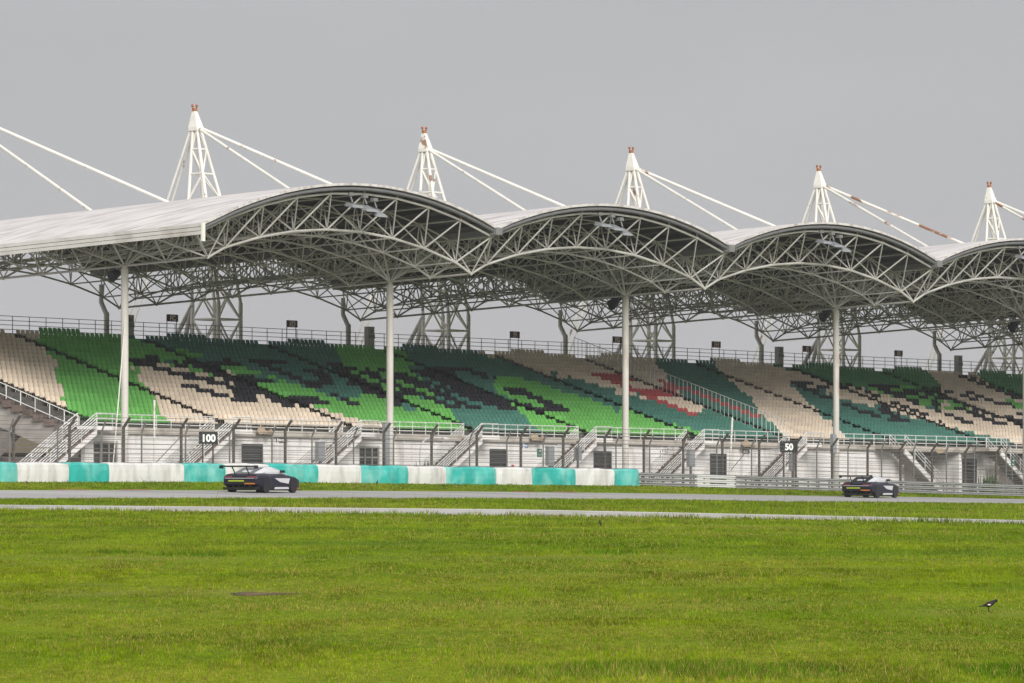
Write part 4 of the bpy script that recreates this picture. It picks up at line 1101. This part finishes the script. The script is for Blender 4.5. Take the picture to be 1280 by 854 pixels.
# red hydrant and weeds by the fence
t = thing('fire_hydrant', P(36.18, 0, -1.35), 'red hydrant head peeping over the barrier between two louvre doors', 'hydrant')
m = MB(); m.tube(P(36.18, 0, -1.35), P(36.18, 0, .42), .09, 8); m.tube(P(35.95, 0, .36), P(36.4, 0, .36), .08, 8); m.ball(P(36.18, 0, .46), .10, 8, 6); m.build('body', M['red_paint'], t)
def weed(u, v, z, n, h, lb):
    m = MB(); c = P(u, v, z)
    for i in range(n):
        a = random.uniform(0, 6.28); r = random.uniform(0, .5); p = c + Vector((r * math.cos(a) * 1.4, r * math.sin(a), 0)); k = random.uniform(.5, 1) * h
        tip = p + Vector((random.uniform(-.3, .3), random.uniform(-.3, .3), k)); w = Vector((random.uniform(-.06, .06), random.uniform(-.06, .06), 0)).normalized() * .05
        m.add([p - w, p + w, p.lerp(tip, .6) + w * 1.6, tip, p.lerp(tip, .6) - w * 1.6], [(0, 1, 2, 3, 4)])
    tag(m.build('weed', M['brush_green'], origin=c), lb, 'plant')
weed(26.0, -1.2, -1.35, 130, 2.1, 'green weeds at the foot of the cane shaped pole')
weed(93.9, 1.6, -1.4, 140, 2.0, 'weeds growing in front of the dark doorway at the right')

# graffiti scrawl on the white wall
m = MB(); sc_ = [(0, 0), (.25, .5), (.1, .75), (.5, .9), (.45, .3), (.8, .1), (.75, .8), (1.1, 1.0), (1.0, .4), (1.35, .65), (1.5, 1.15), (1.25, 1.05)]
m.path([P(55.2 + .62 * a, 2.5, 1.15 + .62 * c) for a, c in sc_], .03, 5)
g = m.build('graffiti', M['dark_metal'], GS)

# ------------------------------------------------------------------ racing cars
def rr(x, hw, z0, zb, zt, tw):  # one cross-section of the body, closed ring
    return [Vector(p) for p in ((x, -hw * .86, z0), (x, -hw, z0 + .10), (x, -hw, zb), (x, -hw * .95, zb + (zt - zb) * .55), (x, -tw, zt), (x, -tw * .4, zt + .015), (x, tw * .4, zt + .015),
                                (x, tw, zt), (x, hw * .95, zb + (zt - zb) * .55), (x, hw, zb), (x, hw, z0 + .10), (x, hw * .86, z0))]
BODY = [(-2.28, .86, .42, .62, .80, .72), (-2.15, .95, .30, .70, .88, .78), (-1.7, .99, .18, .74, .92, .80), (-1.25, 1.0, .14, .74, .93, .80), (-.8, .97, .13, .68, .90, .80),
        (0, .95, .12, .66, .87, .78), (.7, .96, .12, .68, .84, .76), (1.2, .985, .12, .71, .83, .72), (1.6, .985, .13, .68, .77, .68), (2.0, .93, .14, .57, .66, .58), (2.25, .74, .16, .42, .48, .42), (2.33, .52, .20, .34, .38, .3)]
CAB = [(-1.95, .62, .80, .86, .89, .50), (-1.45, .76, .80, .92, 1.04, .56), (-.85, .80, .80, .98, 1.20, .56), (-.25, .80, .80, 1.00, 1.235, .56), (.25, .80, .80, .97, 1.17, .54), (.75, .79, .80, .88, .98, .60), (1.15, .72, .78, .80, .835, .60)]
def car(px, Y, zoff, label):
    a = (px - 640) / F0; X = a * Y
    z = float(ground_z(np.array(X), np.array(Y))) + H
    t = thing('racing_car', Vector((X, Y, z)), label, 'racing car', 'dark blue racing cars on the track')
    hd = R(64)
    def put(mb, name, m, parent, smooth=False):
        me = mb.mesh(name, m, None, smooth); o = bpy.data.objects.new(name, me); COL.objects.link(o); o.parent = parent; return o
    m = MB(); m.loft([rr(*s) for s in BODY]); body = put(m, 'body', M['car_navy'], t, False)
    m = MB(); m.loft([rr(*s) for s in CAB]); cab = put(m, 'cabin', M['car_white'], t)
    # glazing set just proud of the cabin
    def facing(p, name, m_, par):
        q = MB(); n_ = len(p); c = sum((Vector(v) for v in p), Vector()) / n_
        nn = (Vector(p[1]) - Vector(p[0])).cross(Vector(p[2]) - Vector(p[0])).normalized()
        if nn.dot(c - Vector((0, 0, .6))) < 0: nn = -nn
        q.add([Vector(v) + nn * .012 for v in p] + [Vector(v) - nn * .03 for v in p], [tuple(range(n_)), tuple(range(2 * n_ - 1, n_ - 1, -1))] + [(i, (i + 1) % n_, n_ + (i + 1) % n_, n_ + i) for i in range(n_)])
        return put(q, name, m_, par)
    facing([(-1.95, -.52, .895), (-1.95, .52, .895), (-.92, .54, 1.195), (-.92, -.54, 1.195)], 'rear_window', M['glass_dark'], cab)
    facing([(.32, -.52, 1.16), (.32, .52, 1.16), (1.12, .58, .845), (1.12, -.58, .845)], 'windscreen', M['glass_dark'], cab)
    for s in (-1, 1):
        facing([(-1.3, s * .765, .955), (.62, s * .79, .93), (.16, s * .66, 1.10), (-.85, s * .67, 1.12)], 'side_window', M['glass_dark'], cab)
        # white livery on the doors and front wing
        facing([(.0, s * .972, .50), (.85, s * .968, .42), (1.0, s * .965, .68), (-.55, s * .972, .69)], 'door_panel', M['car_white'], body)
        facing([(-.55, s * .975, .16), (.9, s * .975, .16), (.8, s * .982, .26), (-.5, s * .982, .26)], 'side_skirt', M['car_white'], body)
        facing([(1.6, s * .985, .17), (2.1, s * .90, .17), (2.1, s * .90, .23), (1.6, s * .985, .23)], 'red_stripe', M['car_red'], body)
        for x in (-1.38, 1.38):
            w = MB(); w.tube((x, s * .78, .325), (x, s * .975, .325), .325, 20); wh = put(w, 'wheel', M['tyre'], t)
            w = MB(); w.tube((x, s * .94, .325), (x, s * .982, .325), .22, 16, .20); put(w, 'rim', M['rim'], wh)
            w = MB(); w.tube((x, s * .88, .345), (x, s * (.990 if x > 0 else 1.003), .345), .365, 20); put(w, 'wheel_arch', M['car_black'], body)
        w = MB(); w.box(-2.285, -2.20, min(s * .40, s * .86), max(s * .40, s * .86), .745, .78); put(w, 'tail_light', M['car_red'], body)
        w = MB(); w.box(.18, .36, min(s * .86, s * 1.05), max(s * .86, s * 1.05), .95, 1.07); put(w, 'mirror', M['car_black'], cab)
        w = MB(); w.tube((-2.0, s * .38, .86), (-2.33, s * .38, 1.24), .03, 6); put(w, 'wing_support', M['car_black'], t)
    w = MB()
    rs = []
    for y in (-.94, .94): rs.append([Vector(p) for p in ((-2.55, y, 1.26), (-2.35, y, 1.225), (-2.18, y, 1.235), (-2.20, y, 1.265), (-2.40, y, 1.27), (-2.56, y, 1.30))])
    w.loft(rs); wing = put(w, 'rear_wing', M['car_black'], t)
    for s in (-1, 1):
        w = MB(); w.box(-2.56, -2.18, s * .95 - .012, s * .95 + .012, 1.15, 1.31); put(w, 'end_plate', M['car_black'], wing)
    w = MB(); w.box(-2.36, -1.9, -.86, .86, .14, .26)
    for y in (-.6, -.3, 0, .3, .6): w.box(-2.40, -1.95, y - .012, y + .012, .12, .36)
    put(w, 'diffuser', M['car_black'], t)
    w = MB(); w.box(-2.300, -2.245, -.70, .70, .40, .60); put(w, 'rear_panel', M['car_black'], body)
    w = MB(); w.box(-2.306, -2.30, -.25, .60, .53, .60); put(w, 'yellow_panel', M['car_yellow'], body)
    w = MB(); w.box(-2.306, -2.30, -.86, -.28, .40, .47); put(w, 'orange_panel', M['car_orange'], body)
    w = MB(); w.box(-2.30, -2.27, -.80, .80, .682, .705); put(w, 'white_stripe', M['car_white'], body)
    w = MB(); w.box(1.9, 2.42, -.88, .88, .09, .12); put(w, 'splitter', M['car_black'], t)
    w = MB(); w.box(-.05, .30, -.22, .22, 1.19, 1.215); put(w, 'roof_panel', M['car_yellow'], cab)
    t.rotation_euler = (0, 0, hd); t.scale = (zoff,) * 3
    return t
car(328, 271.5, 1.04, 'nearer dark blue racing car with large rear wing before the teal barrier')
car(1089, 327.5, 1.04, 'farther dark blue racing car with large rear wing before the steel guardrail')

# ------------------------------------------------------------------ birds
def bird(X, Y, size, head, label, pitch=0.0, patch=True):
    z = float(ground_z(np.array(X), np.array(Y))) + H
    t = thing('bird', Vector((X, Y, z)), label, 'bird')
    def ell(x, zc, w, h, n=12): return [Vector((x, w * math.cos(2 * math.pi * i / n), zc + h * math.sin(2 * math.pi * i / n))) for i in range(n)]
    R_ = Matrix.Rotation(-pitch, 4, 'Y')
    secs = [(-.125, .062, .010, .004), (-.085, .070, .018, .007), (-.05, .080, .026, .018), (-.02, .088, .036, .032), (.015, .094, .040, .037), (.045, .104, .034, .033), (.066, .118, .024, .024),
            (.080, .130, .022, .022), (.096, .134, .021, .020), (.109, .131, .012, .012), (.113, .130, .004, .004)]
    m = MB(); rings = [[R_ @ p for p in ell(*s)] for s in secs]
    m.loft(rings)
    for s in (-1, 1):           # legs grow out of the belly
        k = R_ @ Vector((.0, s * .014, .064))
        m.tube(k, (k.x - .004, k.y, .028), .0065, 6, .0035); m.tube((k.x - .004, k.y, .028), (k.x + .002, k.y, .001), .003, 5)
        for dx, dy in ((.022, 0), (.017, .011), (.017, -.011), (-.014, 0)): m.tube((k.x + .002, k.y, .003), (k.x + .002 + dx, k.y + dy, .002), .002, 4)
    me = m.mesh('body', None, None, True)
    me.materials.append(M['myna_brown']); me.materials.append(M['myna_black'])
    for p in me.polygons:
        c = p.center
        loc = R_.inverted() @ Vector(c)
        if loc.x > .052 or loc.x < -.075: p.material_index = 1
    bo = bpy.data.objects.new('body', me); COL.objects.link(bo); bo.parent = t
    m = MB(); m.tube(R_ @ Vector((.108, 0, .131)), R_ @ Vector((.132, 0, .127)), .007, 6, .001); o = bpy.data.objects.new('beak', m.mesh('beak', M['beak_yellow'])); COL.objects.link(o); o.parent = t
    if patch:
        for s in (-1, 1):
            m = MB(); pts = []
            for i in range(10):
                q = 2 * math.pi * i / 10; pts.append(R_ @ Vector((-.004 + .020 * math.cos(q), s * .0395, .086 + .008 * math.sin(q))))
            m.add(pts + [p + Vector((0, s * .003, 0)) for p in pts], [tuple(range(10)), tuple(range(19, 9, -1))] + [(i, (i + 1) % 10, 10 + (i + 1) % 10, 10 + i) for i in range(10)])
            o = bpy.data.objects.new('wing_patch', m.mesh('wing_patch', M['feather_white'])); COL.objects.link(o); o.parent = t
    t.rotation_euler = (0, 0, head); t.scale = (size,) * 3
    return t
by = 65.0
bird((1236 - 640) / F0 * by, by, .98, R(8), 'dark brown myna with white wing patch standing in the grass at right')
bird((748.5 - 640) / F0 * 157, 157, .95, R(150), 'small black bird standing upright on the far grass near the service road', pitch=R(45), patch=False)
p = bar_pt(463, -.5); bird(p.x, p.y, 1.15, R(40), 'tiny dark bird at the foot of the teal barrier', pitch=R(40), patch=False)
p = bar_pt(9.5, -1.2); bird(p.x, p.y, 1.0, R(170), 'tiny dark bird on the runoff grass at the left picture edge', pitch=R(20), patch=False)

# ------------------------------------------------------------------ humid air
m = MB(); m.box(-2900, 2900, -80, 2700, -14, 62)
hz = m.build('haze', None); hz['kind'] = 'stuff'; tag(hz, 'thin humid haze over the whole circuit', 'haze', kind='stuff')
hm = bpy.data.materials.new('haze_air'); hm.use_nodes = True
hn = hm.node_tree.nodes; hn.clear()
ho = hn.new('ShaderNodeOutputMaterial'); hv = hn.new('ShaderNodeVolumePrincipled')
hv.inputs['Color'].default_value = (0.93, 0.94, 0.96, 1); hv.inputs['Density'].default_value = HAZE; hv.inputs['Anisotropy'].default_value = 0.2
hm.node_tree.links.new(hv.outputs[0], ho.inputs['Volume']); hz.data.materials.append(hm)

for o in BASES:
    if '_base' in o: del o['_base']
